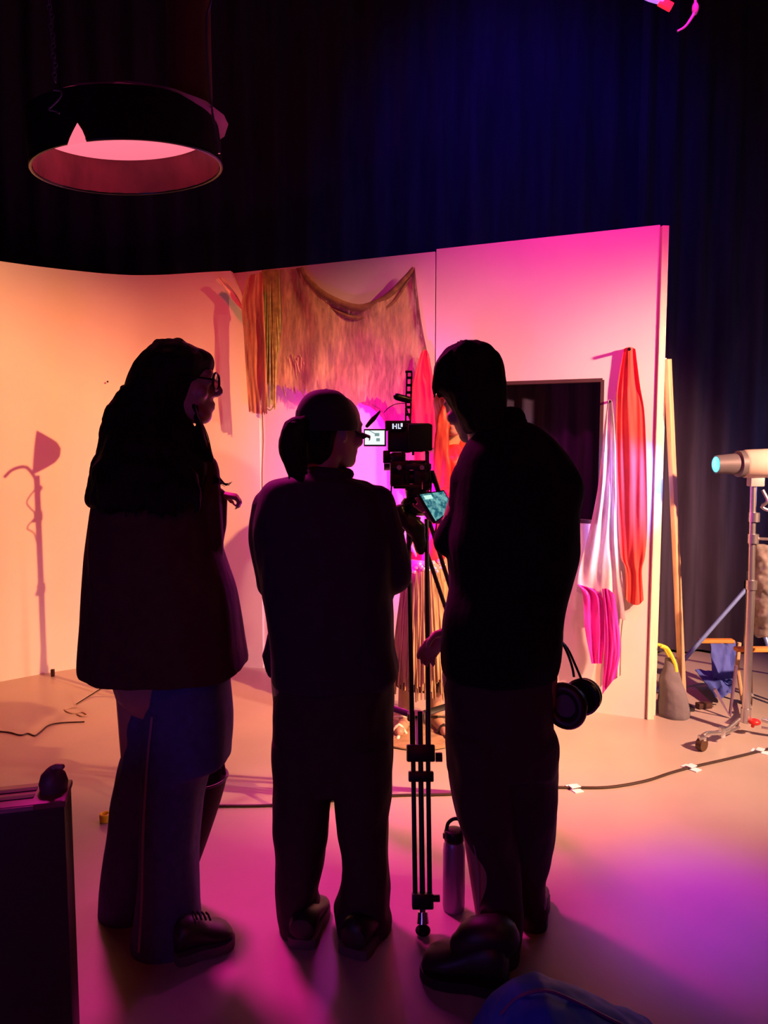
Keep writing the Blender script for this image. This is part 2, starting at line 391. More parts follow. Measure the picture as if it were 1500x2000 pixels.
# ------------------------------------------------------------------ cloths on the set wall
def cloth(name, rows, m, off=0.02, amp=0.012, freq=9, nu=60, nv=60, th=0.0015, seed=0, parent=None, label=None, ragged=0.0, proj=None, soft=1.0):
    proj = proj or onC
    K = len(rows[0])
    G = [catmull([Vector((x, y, 0)) for x, y in r], max(2, nu//(K-1))) for r in rows]
    cols = list(zip(*G)); cols = [catmull(list(c), max(2, nv//(len(rows)-1))) for c in cols]
    n0 = len(cols); n1 = len(cols[0]); bm = NB(); F_ = []; Bk = []
    for i, c in enumerate(cols):
        ff = []; bb_ = []
        rg = ragged*(0.5+noise.noise(Vector((i*0.9, seed, 0))))
        for j, q in enumerate(c):
            t = i/(n0-1); v = j/(n1-1)
            o = off+amp*(1+soft*math.sin(t*freq*2*PI+3*noise.noise(Vector((t*3, v*1.5, seed)))+seed)+(1-soft)*1.6*noise.noise(Vector((t*freq*1.3+seed, v*1.2, seed)))*(1.3-v*.5))+amp*noise.noise(Vector((t*6, v*4, seed+5)))
            y = q.y+rg*v*v
            ff.append(bm.verts.new(proj(q.x, y, o+th))); bb_.append(bm.verts.new(proj(q.x, y, o)))
        F_.append(ff); Bk.append(bb_)
    for i in range(n0-1):
        for j in range(n1-1):
            bm.faces.new((F_[i][j], F_[i+1][j], F_[i+1][j+1], F_[i][j+1])); bm.faces.new((Bk[i][j+1], Bk[i+1][j+1], Bk[i+1][j], Bk[i][j]))
    for i in range(n0-1):
        for j in (0, n1-1): bm.faces.new((F_[i][j], F_[i+1][j], Bk[i+1][j], Bk[i][j]))
    for j in range(n1-1):
        for i in (0, n0-1): bm.faces.new((F_[i][j], F_[i][j+1], Bk[i][j+1], Bk[i][j]))
    return obj(name, bm, m, parent, label=label)
M_net = gauze('brown_netting', (0.46, 0.34, 0.18), 0.72, 18, (3, 3, 0.6))
M_net2 = gauze('olive_netting', (0.30, 0.29, 0.09), 0.85, 30, (4, 4, 0.4))
M_rust = gauze('rust_netting', (0.42, 0.17, 0.10), 0.85, 24, (4, 4, 0.4))
net = empty('draped_netting', onC(660, 600, 0.02), 'large brown gauze netting swagged along the top of the middle set wall', 'netting')
cloth('net_body', [
    [(520, 527), (545, 526), (575, 525), (594, 527), (640, 577), (700, 601), (752, 580), (796, 535), (810, 522)],
    [(518, 600), (545, 600), (578, 605), (610, 620), (648, 640), (700, 650), (752, 640), (803, 620), (822, 620)],
    [(516, 680), (545, 680), (575, 688), (610, 700), (650, 712), (700, 712), (745, 705), (803, 705), (838, 700)],
    [(520, 735), (548, 742), (578, 748), (606, 757), (645, 768), (690, 778), (735, 765), (795, 800), (850, 790)]],
    M_net, 0.034, 0.018, 5, 110, 60, seed=1, parent=net, ragged=26, soft=0.1)
bm = NB()   # rolled hem along the swag
tube(bm, [onC(x, y, 0.06) for x, y in ((588, 524), (602, 548), (640, 580), (700, 602), (752, 582), (790, 545), (808, 523))], [.012, .016, .02, .022, .018, .014, .010], 10, 5)
tube(bm, [onC(x, y, 0.05) for x, y in ((580, 524), (600, 562), (645, 600), (700, 622), (760, 598), (800, 545))], [.008, .012, .013, .013, .011, .006], 8, 5)
obj('rolled_hem', bm, mat('dark_brown_hem', (0.2, 0.11, 0.06), 0.9, noise_amt=0.3, scale=30), net)
cloth('net_tail', [
    [(690, 700), (720, 690), (755, 690), (790, 690), (820, 700), (840, 700)],
    [(700, 780), (722, 768), (760, 780), (790, 790), (825, 790), (850, 790)],
    [(745, 800), (760, 830), (780, 870), (800, 880), (830, 880), (852, 870)],
    [(770, 900), (780, 930), (795, 950), (810, 960), (835, 960), (850, 940)]],
    gauze('dusty_rose_netting', (0.55, 0.22, 0.26), 0.8, 22, (4, 4, 0.4)), 0.004, 0.004, 5, 60, 40, seed=4, parent=net, ragged=30, soft=0.2, label='rose-coloured lower tail')
bm = NB()
for i in range(26):   # loose threads under the ragged edge
    x = 535+i*3.2+random.uniform(-2, 2); y = 700+random.uniform(-10, 10); l = random.uniform(25, 75)
    tube(bm, [onC(x, y, .05), onC(x+random.uniform(0, 9), y+l*0.5, .045), onC(x+random.uniform(8, 26), y+l, .03)], 0.003, 5, 3)
obj('loose_threads', bm, M_net, net)
r1 = empty('cloth_strip', onC(500, 540, 0.02), 'long rust brown ragged cloth strip at the left end of the netting', 'cloth')
cloth('strip', [[(484, 538), (500, 534), (512, 531)], [(472, 590), (495, 590), (515, 590)], [(476, 650), (500, 650), (518, 650)],
    [(480, 720), (500, 722), (520, 722)], [(486, 800), (505, 804), (522, 804)]], M_rust, 0.15, 0.01, 2, 30, 60, seed=2, parent=r1, ragged=8, soft=.3)
y1_ = empty('hanging_yarn', onC(525, 540, 0.05), 'hank of olive green yarn hanging over the top of the set wall beside the netting', 'yarn')
bm = NB()
for i in range(16):
    x = 513+i*2.1; yb = random.choice((640, 690, 740, 795, 800))+random.uniform(-12, 12)
    tube(bm, [onC(x, 528, .055), onC(x+random.uniform(-3, 3), 600, .075), onC(x+random.uniform(-3, 4), 670 if yb > 680 else 625, .07), onC(x+random.uniform(-2, 5), yb, .06)], 0.0055, 6, 4)
obj('yarn_strands', bm, mat('olive_yarn', (0.30, 0.30, 0.08), 0.95, noise_amt=0.4, scale=30), y1_)
bm = NB(); tube(bm, [onC(x, y, .06) for x, y in ((534, 700), (536, 770), (535, 790), (528, 801), (521, 798))], 0.004, 6, 4)
obj('yarn_loop', bm, mat('olive_yarn', (0, 0, 0)), y1_)
tag(obj('string', tube(NB(), [onC(x, y, .012) for x, y in ((512, 804), (514, 860), (512, 930), (513, 1100))], 0.004, 6, 3), mat('brown_cord', (0.2, 0.1, 0.06), 0.9)),
    'thin brown cord hanging down the set wall below the cloth strip', 'cord')
# torn pale paper curling off the top corner of the curved flat
cp = [atz(450, 529, H)]
def onB(px, py, off=0.0):
    base = PL[-1]; t = (PL[-1]-PL[-8]); t.normalize(); nn = Vector((t.y, -t.x, 0)); d = ray(px, py); o = Vector((0, 0, CAMZ))
    k = (base+nn*off-Vector((0, 0, 0))-Vector((0, 0, 0))).dot(nn)-o.dot(nn); return o+d*(k/d.dot(nn))
pf = cloth('paper_flap', [[(421, 546), (428, 543), (436, 545)], [(438, 566), (447, 562), (455, 566)], [(455, 588), (463, 586), (471, 592)], [(473, 606), (476, 606), (479, 610)]],
    mat('cream_paper', (0.85, 0.78, 0.62), 0.7), 0.05, 0.012, 0.5, 12, 30, proj=onB)
tag(pf, 'curled cream paper flap peeling off the top corner of the curved set wall', 'paper flap')
# red cloth on a hook
rc = empty('red_cloth', onC(1229, 680, 0.03), 'long red cloth gathered on a hook near the right end of the pink set wall', 'cloth')
cloth('fabric', [[(1219, 681), (1224, 679), (1230, 678), (1236, 679), (1241, 682)],
    [(1208, 740), (1218, 742), (1230, 742), (1242, 745), (1250, 752)],
    [(1204, 790), (1216, 790), (1230, 790), (1246, 795), (1259, 810)],
    [(1204, 900), (1216, 900), (1234, 905), (1250, 905), (1263, 915)],
    [(1207, 1020), (1220, 1020), (1236, 1022), (1250, 1024), (1264, 1030)],
    [(1212, 1085), (1222, 1090), (1236, 1095), (1248, 1096), (1260, 1085)],
    [(1221, 1110), (1228, 1118), (1238, 1125), (1246, 1125), (1254, 1115)],
    [(1221, 1168), (1228, 1176), (1238, 1181), (1248, 1181), (1257, 1172)]],
    mat('red_cotton', (0.78, 0.07, 0.05), 0.8, noise_amt=0.1, bump=0.1), 0.012, 0.012, 1.5, 60, 90, th=0.003, seed=3, parent=rc, soft=.35)
obj('hook', cyl(NB(), onC(1229, 682, 0.0), onC(1229, 682, 0.08), 0.008), M_mblk, rc)
# sheer cloth with magenta tails
sh = empty('sheer_cloth', onC(1191, 784, 0.03), 'pale sheer cloth with magenta tails hanging on a hook left of the red cloth', 'cloth')
cloth('sheer_panel', [[(1187, 783), (1190, 781), (1193, 781), (1196, 785)], [(1178, 850), (1186, 850), (1194, 850), (1202, 855)],
    [(1168, 950), (1180, 950), (1193, 950), (1204, 955)], [(1150, 1040), (1170, 1045), (1190, 1045), (1206, 1050)],
    [(1132, 1110), (1160, 1130), (1190, 1130), (1214, 1140)], [(1126, 1155), (1160, 1175), (1192, 1200), (1222, 1212)]],
    gauze('white_organza', (0.75, 0.72, 0.74), 0.78, 10, (3, 3, 0.5)), 0.045, 0.018, 2.2, 60, 80, seed=6, parent=sh, soft=.4)
Mm = mat('magenta_satin', (0.85, 0.03, 0.5), 0.45, noise_amt=0.15, scale=6)
cloth('magenta_tail', [[(1126, 1140), (1142, 1145), (1160, 1150)], [(1138, 1160), (1160, 1165), (1178, 1170)], [(1142, 1225), (1162, 1225), (1184, 1215)], [(1155, 1296), (1165, 1296), (1176, 1296)]], Mm, 0.070, 0.01, 1.5, 20, 40, seed=8, parent=sh)
cloth('magenta_tail', [[(1176, 1150), (1186, 1150), (1200, 1160)], [(1180, 1200), (1192, 1200), (1206, 1200)], [(1180, 1270), (1196, 1270), (1212, 1265)], [(1176, 1357), (1185, 1345), (1203, 1322)]], Mm, 0.078, 0.01, 1.2, 20, 40, seed=9, parent=sh)
cloth('grey_tail', [[(1200, 1110), (1208, 1112), (1214, 1116)], [(1200, 1180), (1210, 1180), (1220, 1185)], [(1196, 1260), (1206, 1255), (1214, 1240)], [(1196, 1330), (1204, 1325), (1214, 1318)]], gauze('grey_organza', (0.5, 0.42, 0.45), 0.75, 12, (3, 3, 0.5)), 0.03, 0.008, 1.2, 20, 40, seed=10, parent=sh)
obj('hook', cyl(NB(), onC(1191, 784, 0.0), onC(1191, 784, 0.07), 0.006), M_mblk, sh)
sc = empty('red_cloth', onC(828, 700, 0.05), 'crimson cloth added for the red wall glow at the panel seam, right of the camera rig arm', 'cloth')  # added cloth, stands in for a red glow on the set wall
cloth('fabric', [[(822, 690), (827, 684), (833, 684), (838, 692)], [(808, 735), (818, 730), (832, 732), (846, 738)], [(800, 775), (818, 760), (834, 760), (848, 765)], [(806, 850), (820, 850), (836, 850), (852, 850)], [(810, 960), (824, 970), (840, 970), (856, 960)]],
    gauze('red_glow_voile', (0.85, 0.03, 0.05), .85, 16, (3, 3, .4)), 0.07, 0.012, 1.6, 30, 50, seed=12, parent=sc, soft=.4, ragged=12)
# tiny nail mark on the left flat
tag(obj('nail', ball(NB(), atz(205, 533.5, H)-Vector((0, 0, 0.66))+Vector((0, -0.012, 0)), 0.006), M_mblk), 'tiny dark nail in the curved set wall left of the long-haired person', 'nail')

# ------------------------------------------------------------------ people: anatomy helpers
def head_rings(rows, M_, n=28):
    rs = []
    for z, f, b, hw in rows:
        cx = (f+b)/2; rx = (f-b)/2; r = []
        for i in range(n):
            a = 2*PI*i/n; c_, s_ = math.cos(a), math.sin(a); sq = 2.3
            x = cx+rx*math.copysign(abs(c_)**(2/sq), c_); y = hw*math.copysign(abs(s_)**(2/sq), s_)
            if c_ > 0: y *= 1-0.12*c_
            r.append(M_@Vector((x, y, z)))
        rs.append(r)
    return rs
HEAD = [(0.0, .072, .030, .018), (.008, .084, .010, .030), (.022, .089, -.020, .042), (.036, .086, -.045, .050), (.045, .089, -.055, .054), (.053, .091, -.062, .056), (.060, .089, -.068, .059),
        (.072, .088, -.078, .063), (.088, .087, -.088, .068), (.105, .084, -.094, .072), (.118, .082, -.098, .074), (.130, .089, -.100, .075), (.145, .090, -.102, .076),
        (.165, .086, -.100, .075), (.185, .074, -.090, .069), (.203, .054, -.070, .056), (.216, .028, -.042, .036), (.222, .006, -.018, .014)]
def make_head(bm, chin, scale, yaw, pitch=0.0, roll=0.0):
    M_ = Matrix.Translation(chin) @ Matrix.Rotation(yaw, 4, 'Z') @ Matrix.Rotation(pitch, 4, 'Y') @ Matrix.Rotation(roll, 4, 'X') @ Matrix.Diagonal((scale, scale, scale, 1))
    rings(bm, head_rings(HEAD, M_))
    T = lambda *p: M_@Vector(p)
    s = scale
    capsule(bm, [T(.084, 0, .128), T(.098, 0, .108), T(.108, 0, .090), T(.098, 0, .082)], [.007*s, .009*s, .011*s, .009*s], 10, 3)   # nose
    for e in (-1, 1):
        ball(bm, T(.096, .010*e, .083), .008*s)
        ball(bm, T(.078, .031*e, .114), .0125*s)                       # eyes
        capsule(bm, [T(.086, .014*e, .132), T(.086, .030*e, .137), T(.074, .048*e, .132)], [.006*s, .007*s, .005*s], 8)   # brows
        ball(bm, T(.062, .045*e, .082), .020*s)                         # cheek bones
        capsule(bm, [T(-.008, .073*e, .082), T(-.012, .079*e, .100), T(-.020, .083*e, .118), T(-.010, .078*e, .128)], [.006*s, .007*s, .008*s, .006*s], 8, 3)   # ears
    capsule(bm, [T(.084, -.020, .054), T(.093, 0, .056), T(.084, .020, .054)], [.004*s, .0055*s, .004*s], 8, 3)    # upper lip
    capsule(bm, [T(.082, -.018, .044), T(.091, 0, .043), T(.082, .018, .044)], [.004*s, .006*s, .004*s], 8, 3)     # lower lip
    return T
def make_hand(bm, wrist, fwd, palm_n, side=1, curl=0.5, s=1.0):
    """wrist, pointing direction, palm normal; side=+1 thumb towards fwd x palm_n"""
    f = Vector(fwd).normalized(); pn = (Vector(palm_n)-f*Vector(palm_n).dot(f)).normalized(); lat = f.cross(pn)*side
    wv = Vector(wrist); P = lambda a, b, c: wv+(f*a+lat*b+pn*c)*s
    rs = []
    for a, hw, ht in ((0, .026, .020), (.02, .031, .018), (.05, .040, .016), (.08, .042, .014), (.092, .038, .011)):
        rs.append([P(a, hw*math.cos(t), ht*math.sin(t)) for t in [2*PI*i/16 for i in range(16)]])
    rings(bm, rs)
    for i, (b, l) in enumerate(((.031, .068), (.0105, .076), (-.0105, .071), (-.031, .056))):
        base = (.085, b, 0); a1 = curl*0.9; a2 = curl*2.0; a3 = curl*2.8
        pts = [base]; x, z = .085, 0.0
        for ang, seg in ((a1, .46), (a2, .30), (a3, .24)):
            x += math.cos(ang)*l*seg; z += math.sin(ang)*l*seg; pts.append((x, b*(1+0.06*len(pts)), z))
        capsule(bm, [P(*q) for q in [(.06, b*0.9, 0)]+pts], [.0095*s, .0098*s, .0090*s, .0082*s, .0070*s], 8)
    capsule(bm, [P(.018, .022, .006), P(.042, .045, .016), P(.066, .050, .028+.01*curl), P(.084, .044, .036+.014*curl)], [.014*s, .0125*s, .0105*s, .008*s], 8)
def shoe(name, heel, toe, parent, m, wd=0.048, h=0.085, sole=M_sole, ankle=True):
    heel = Vector(heel); toe = Vector(toe); d = toe-heel; L_ = d.length; d.normalize(); lat = Vector((-d.y, d.x, 0))
    bm = NB(); rs = []
    for t, hw, z1 in ((-.06, .4, .55), (-.03, .75, .85), (.05, .85, 1.0), (.2, .88, 1.02), (.36, .85, .92), (.52, .92, .72), (.7, 1.0, .60), (.85, .95, .50), (.95, .75, .40), (1.0, .4, .28)):
        c = heel+d*(L_*t); r = []
        for i in range(16):
            a = 2*PI*i/16; r.append(c+lat*wd*hw*math.cos(a)+Vector((0, 0, 0.022+max(0, h*z1-0.01)*(0.5+0.5*math.sin(a)))))
        rs.append(r)
    rings(bm, rs); o = obj(name, bm, m, parent)
    bm = NB(); rs = []
    for t, hw in ((-.07, .5), (-.03, .85), (.1, .95), (.35, .9), (.6, 1.05), (.8, 1.05), (.94, .85), (1.02, .45)):
        c = heel+d*(L_*t); rs.append([c+lat*wd*hw+Vector((0, 0, .002)), c+lat*wd*hw+Vector((0, 0, .03)), c-lat*wd*hw+Vector((0, 0, .03)), c-lat*wd*hw+Vector((0, 0, .002))])
    rings(bm, rs); obj('sole', bm, sole, o)
    bm = NB()
    for t in (.34, .42, .50, .58):
        c = heel+d*(L_*t)+Vector((0, 0, .022+h*(1.06-t*0.62))); tube(bm, [c-lat*.02, c+Vector((0, 0, .005)), c+lat*.02], .003, 6)
    obj('laces', bm, M_rubber, o)
    return o

# ---------------------------------------- person with long hair, on the left
Y1 = 2.10
bm = NB(); chin = at(396, 826, Y1); chin = Vector((at(366, 826, Y1).x-0.022, Y1, at(366, 826, Y1).z))
yaw = R(8); T = make_head(bm, chin, 0.985, yaw, R(2))
neckb = at(322, 905, Y1)
capsule(bm, [T(-.03, 0, .05), T(-.045, 0, -.02), neckb], [.052, .050, .07], 16)
capsule(bm, [at(315, 930, Y1), at(310, 1050, Y1), at(310, 1180, Y1), at(315, 1310, Y1)], [.12, .13, .12, .14], 18)
sh1 = at(392, 925, Y1-.02); el1 = at(398, 1075, Y1+.02); wr1 = at(420, 975, Y1+.02)
capsule(bm, [at(330, 915, Y1), sh1, el1], [.06, .045, .036], 12); capsule(bm, [el1, wr1], [.034, .024], 12)
sh2 = at(232, 930, Y1); el2 = at(215, 1110, Y1-.05); wr2 = at(235, 1235, Y1-.1)
capsule(bm, [at(300, 915, Y1), sh2, el2, wr2], [.06, .045, .036, .025], 12)
make_hand(bm, at(424, 966, Y1+.02), Vector((1, .1, -.12)), Vector((0, .1, -1)), 1, 0.95, 0.62)
make_hand(bm, wr2, Vector((.1, .05, -1)), Vector((1, .4, 0)), 1, 0.35, 0.9)
capsule(bm, [at(285, 1320, Y1), at(280, 1560, Y1+.08), at(262, 1770, Y1+.14)], [.085, .055, .036], 14)
capsule(bm, [at(345, 1320, Y1), at(340, 1580, Y1-.02), at(345, 1830, Y1-.04)], [.085, .055, .036], 14)
per1 = fuse('person', bm, M_skin, None, 0.0055, 3)
tag(per1, 'person with very long dark hair, glasses, maroon coat and wide blue jeans, standing leftmost', 'person')
bm = NB()
sloft(bm, [(663, 322, 345, .02), (667, 306, 360, .05), (680, 288, 390, .08), (700, 275, 411, .100), (718, 265, 413, .104), (738, 257, 402, .106), (756, 251, 386, .108),
    (780, 243, 374, .108), (800, 235, 368, .106, -.01), (820, 220, 370, .106, -.02), (850, 206, 384, .115, -.04), (885, 200, 398, .13, -.05), (910, 188, 408, .14, -.06),
    (938, 182, 408, .14, -.06), (965, 175, 398, .13, -.07), (985, 178, 380, .11, -.08), (998, 200, 350, .07, -.1)], Y1)
random.seed(3)
for i in range(26):
    x = 190+random.random()*215; y0 = 760+random.random()*60; sgn = -1 if x < 300 else 1
    if sgn < 0: pts = [(252-i*0.4, 760), (228-i*0.9, 820), (205-random.uniform(0, 9), 880), (186+random.uniform(-6, 18), 930), (178+random.uniform(-2, 30), 975), (188+random.uniform(0, 30), 1000+random.uniform(-5, 12))]
    else: pts = [(385-random.uniform(0, 9), 790), (392+random.uniform(-8, 5), 850), (402+random.uniform(-6, 9), 900), (412+random.uniform(-10, 10), 935), (420+random.uniform(-20, 22), 945)]
    tube(bm, [at(a, b, Y1-.02+random.uniform(-.08, .06)) for a, b in pts], ([.012]*(len(pts)-1)+[.003]) if sgn < 0 else [.005, .007, .008, .007, .003], 6, 3)
for i in range(22):
    x = 200+i*8.6; y = 955+random.uniform(-10, 10); yb = 1000+random.uniform(-14, 16)-max(0, x-330)*.25
    tube(bm, [at(x+random.uniform(-3, 6), y-40, Y1-.16), at(x, y, Y1-.19), at(x+random.uniform(-7, 7), (y+yb)/2+8, Y1-.2), at(x+random.uniform(-8, 10), yb, Y1-.19)], [.012, .014, .010, .002], 6, 3)
fuse('hair', bm, M_hair, per1, 0.0045, 1, (0.010, 22, 9, 4))
bm = NB()
for k in range(14):
    a = random.uniform(-1, 1); xs = [(384+6*a, 815), (398+8*a, 850), (408+6*a, 885), (416+9*a, 915+10*a), (428+16*a, 940+8*a), (446+8*a, 946-6*a)]
    tube(bm, [at(x, y, Y1+.02*a) for x, y in xs], [.0016]*5+[.0006], 5, 3)
obj('loose_hair_strands', bm, M_hair, per1); bm = NB()
for k in range(8):
    xs = [(212-k, 820), (200+random.uniform(-4, 4), 850), (205+random.uniform(-9, 4), 880), (190+random.uniform(-7, 5), 905), (184+random.uniform(-6, 4), 935)]
    tube(bm, [at(x, y, Y1) for x, y in xs], .0014, 5, 3)
obj('loose_hair_strands', bm, M_hair, per1)
bm = NB()
sloft(bm, [(866, 280, 372, .07), (878, 255, 388, .10), (895, 228, 402, .135), (915, 212, 412, .15), (940, 200, 420, .16), (970, 190, 428, .165), (1005, 184, 429, .17), (1053, 180, 430, .175), (1095, 177, 442, .18), (1147, 174, 458, .19),
    (1200, 172, 467, .20), (1250, 170, 474, .215), (1290, 169, 480, .225), (1303, 171, 481, .225)], Y1, ex=2.35)
capsule(bm, [at(388, 920, Y1-.04), at(398, 1060, Y1-.02), at(404, 1075, Y1+.02)], [.060, .058, .054], 14, 2)
capsule(bm, [at(402, 1075, Y1+.02), at(420, 1020, Y1+.03), at(424, 972, Y1+.02)], [.052, .038, .030], 14)
capsule(bm, [at(232, 940, Y1-.06), at(212, 1080, Y1-.1), at(216, 1200, Y1-.13)], [.062, .055, .050], 14, 2)
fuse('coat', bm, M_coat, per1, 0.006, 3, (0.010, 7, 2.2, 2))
bm = NB()   # far leg and near leg, wide flared denim
sloft(bm, [(1300, 250, 350, .10, .02), (1400, 247, 350, .10, .03), (1440, 249, 345, .10, .05), (1480, 237, 340, .10, .06), (1523, 227, 335, .10, .08), (1573, 217, 330, .10, .1), (1640, 212, 325, .10, .11), (1720, 202, 320, .11, .13), (1772, 198, 318, .12, .14), (1786, 205, 310, .115, .14)], Y1)
sloft(bm, [(1300, 280, 446, .13), (1400, 285, 450, .13), (1460, 284, 447, .13), (1486, 282, 444, .125), (1500, 281, 415, .12), (1530, 280, 402, .11), (1580, 279, 393, .105), (1640, 277, 386, .105), (1693, 274, 384, .105), (1750, 268, 387, .11), (1800, 262, 391, .115), (1840, 258, 397, .12), (1868, 258, 390, .12)], Y1-.02)
fuse('jeans', bm, M_jean, per1, 0.006, 3, (0.008, 9, 2.5, 6))
bm = NB()
for t in (0, 1):
    tube(bm, [at(x, y, Y1-.135) for x, y in ((296+t*2, 1400), (286+t*2, 1500), (278+t*2, 1640), (276+t*2, 1760), (270+t*2, 1860))], .0022, 6, 3)
obj('seam_piping', bm, mat('pale_thread', (0.3, 0.25, 0.3), 0.7), per1)
a = atz(395, 1890, 0.0); shoe('shoe', atz(345, 1872, 0), atz(452, 1836, 0), per1, M_shoe, .052, .10)
shoe('shoe', atz(235, 1800, 0)+Vector((0, .02, 0)), atz(268, 1764, 0)+Vector((.0, .05, 0)), per1, M_shoe, .048, .09)
# glasses
gl = NB()
for e in (-1, 1):
    c = T(.100, .033*e, .114); ax = (T(1, .25*e, 0)-T(0, 0, 0)).normalized()
    torus(gl, c, .0235, .003, ax, 24, 8, (1.0, 1.0))
    tube(gl, [T(.094, .057*e, .118), T(.060, .078*e, .120), T(0, .080*e, .118), T(-.02, .078*e, .108)], .0028, 6)
tube(gl, [T(.102, -.011, .118), T(.106, 0, .121), T(.102, .011, .118)], .0028, 6)
g = obj('glasses', gl, M_mblk, per1)
gb = NB()
for e in (-1, 1):
    c = T(.100, .033*e, .114); ax = (T(1, .25*e, 0)-T(0, 0, 0)).normalized(); lathe(gb, c, [(.0225, -.0006), (.0225, .0006)], 20, ax)
obj('lenses', gb, mat('lens_glass', (0.9, 0.9, 0.95), 0.05, trans=1.0), g)
# dark open bag beside her knee
tb = empty('tote_bag', at(415, 1690, Y1+.18), 'dark open-topped tapered bag hanging beside the knee of the long-haired person', 'bag')
bm = NB(); rs = []
for t in range(9):
    v = t/8; yy = 1522+(1688-1522)*v; lx = 352+(352-352)*v; rx = 443+(388-443)*(v**1.15)
    a = at(lx, yy, Y1+.16); b = at(rx, yy-8*(1-v), Y1+.16); c = (a+b)/2; q = (b-a).length/2
    rs.append([Vector((c.x+q*math.cos(x), c.y+.085*(1-.5*v)*math.sin(x), c.z)) for x in [2*PI*i/24 for i in range(24)]])
inner = [[c_+(sum(r, Vector())/24-c_)*0.08+Vector((0, 0, .004 if k_ == 8 else 0)) for c_ in r] for k_, r in enumerate(rs)]
rings(bm, inner[::-1]+rs, cap=False); vv = bm.verts[:]
bm.faces.new([v for v in [min(bm.verts, key=lambda w_: (w_.co-p).length) for p in rs[-1]]])
obj('bag_body', bm, M_trou, tb)
bm = NB(); tube(bm, [rs[0][i]+Vector((0, 0, .002)) for i in list(range(24))+[0]], .004, 6); obj('rim', bm, mat('bag_rim', (0.05, 0.04, 0.06), 0.5), tb)
bm = NB(); tube(bm, [at(438, 1512, Y1+.16), at(425, 1420, Y1+.12), at(415, 1330, Y1+.08)], .006, 6, 3); obj('handle', bm, M_trou, tb)

# ---------------------------------------- person in a cap, in the middle
Y2 = 2.15
bm = NB(); yaw2 = R(42); c0 = at(664, 912, Y2); T2 = make_head(bm, Vector((c0.x-.028, Y2+.02, c0.z)), 0.93, yaw2, R(4))
capsule(bm, [T2(-.03, 0, .04), at(622, 935, Y2), at(625, 965, Y2)], [.050, .050, .08], 14)
capsule(bm, [at(630, 985, Y2), at(635, 1150, Y2), at(640, 1310, Y2)], [.10, .11, .12], 18)
for p_ in (([at(590, 975, Y2), at(528, 985, Y2), at(522, 1130, Y2+.02), at(575, 1150, Y2+.20)]), ([at(680, 975, Y2), at(742, 985, Y2), at(770, 1120, Y2+.03), at(712, 1120, Y2+.22)])):
    capsule(bm, p_[:2]+[p_[2]], [.05, .043, .034], 12); capsule(bm, p_[2:], [.032, .022], 12)
make_hand(bm, at(575, 1150, Y2+.20), Vector((1, .25, .35)), Vector((0, -.3, -1)), 1, .5, .9)
make_hand(bm, at(712, 1120, Y2+.22), Vector((-1, .25, .2)), Vector((0, -.3, -1)), -1, .5, .9)
for x0, x1, x2 in ((590, 588, 592), (705, 712, 705)):
    capsule(bm, [at(x0, 1320, Y2), at(x1, 1570, Y2), at(x2, 1815, Y2+.02)], [.09, .055, .038], 14)
per2 = fuse('person', bm, M_skin, None, 0.0055, 3)
tag(per2, 'shorter person seen from behind in cap, ponytail and plum jacket, standing in the middle', 'person')
bm = NB()
sloft(bm, [(800, 580, 670, .075), (830, 577, 668, .085), (860, 580, 660, .08), (890, 590, 650, .07), (905, 598, 640, .05)], Y2-.005)
capsule(bm, [at(600, 822, Y2-.07), at(575, 838, Y2-.10), at(567, 872, Y2-.11), at(574, 905, Y2-.11), at(586, 932, Y2-.10)], [.016, .030, .033, .030, .012], 14, 3)
for k in range(12):
    tube(bm, [at(585, 830, Y2-.1), at(560+k*3, 860, Y2-.13+.004*k), at(558+k*3.6, 900, Y2-.12), at(566+k*3.2, 934+random.uniform(-8, 6), Y2-.11)], [.006, .006, .005, .002], 6, 3)
fuse('hair', bm, M_hair, per2, 0.0045, 1, (0.005, 35, 6, 8))
bm = NB(); capsule(bm, [at(578, 828, Y2-.08), at(562, 845, Y2-.1), at(549, 852, Y2-.1)], [.012, .009, .002], 8, 2); obj('hair_wisp', bm, M_hair, per2)
bm = NB()
sloft(bm, [(761, 628, 645, .02), (764, 612, 660, .05), (772, 598, 672, .075), (784, 588, 682, .088), (800, 580, 690, .095), (815, 577, 696, .098), (830, 575, 699, .098), (842, 577, 697, .097)], Y2)
cap_ = obj('cap', bm, M_cap, per2)
bm = NB(); rs = []
fw = Vector((math.cos(yaw2), math.sin(yaw2), 0)); lt = Vector((-fw.y, fw.x, 0)); cc = at(637, 834, Y2)
P_tip = at(722, 839, Y2+.1)
for t in range(7):
    v = t/6; dd = .075+.085*v; hw = .070*math.sqrt(max(0.02, 1-v*v*0.92)); r = []
    for q in range(9):
        s_ = -1+q/4; p = cc+fw*(dd-.02*s_*s_)+lt*hw*s_*1.0+Vector((0, 0, -.004-.018*v-.012*s_*s_)); r.append(p)
    rs.append(r)
top = [r+[p-Vector((0, 0, .004)) for p in r[::-1]] for r in rs]
rings(bm, top); obj('brim', bm, M_cap, cap_)
bm = NB(); ball(bm, at(637, 762, Y2), .007, (1, 1, .6)); obj('top_button', bm, M_cap, cap_)
bm = NB()
sloft(bm, [(912, 602, 668, .055), (922, 590, 680, .065), (930, 574, 684, .075), (938, 535, 712, .09), (948, 516, 728, .10), (962, 507, 742, .11), (984, 500, 755, .12), (1030, 493, 765, .13), (1080, 497, 770, .135), (1136, 506, 768, .135),
    (1190, 518, 767, .135), (1230, 526, 768, .135), (1268, 531, 772, .14), (1300, 533, 780, .145), (1315, 534, 781, .145), (1330, 536, 770, .14)], Y2, ex=2.4)
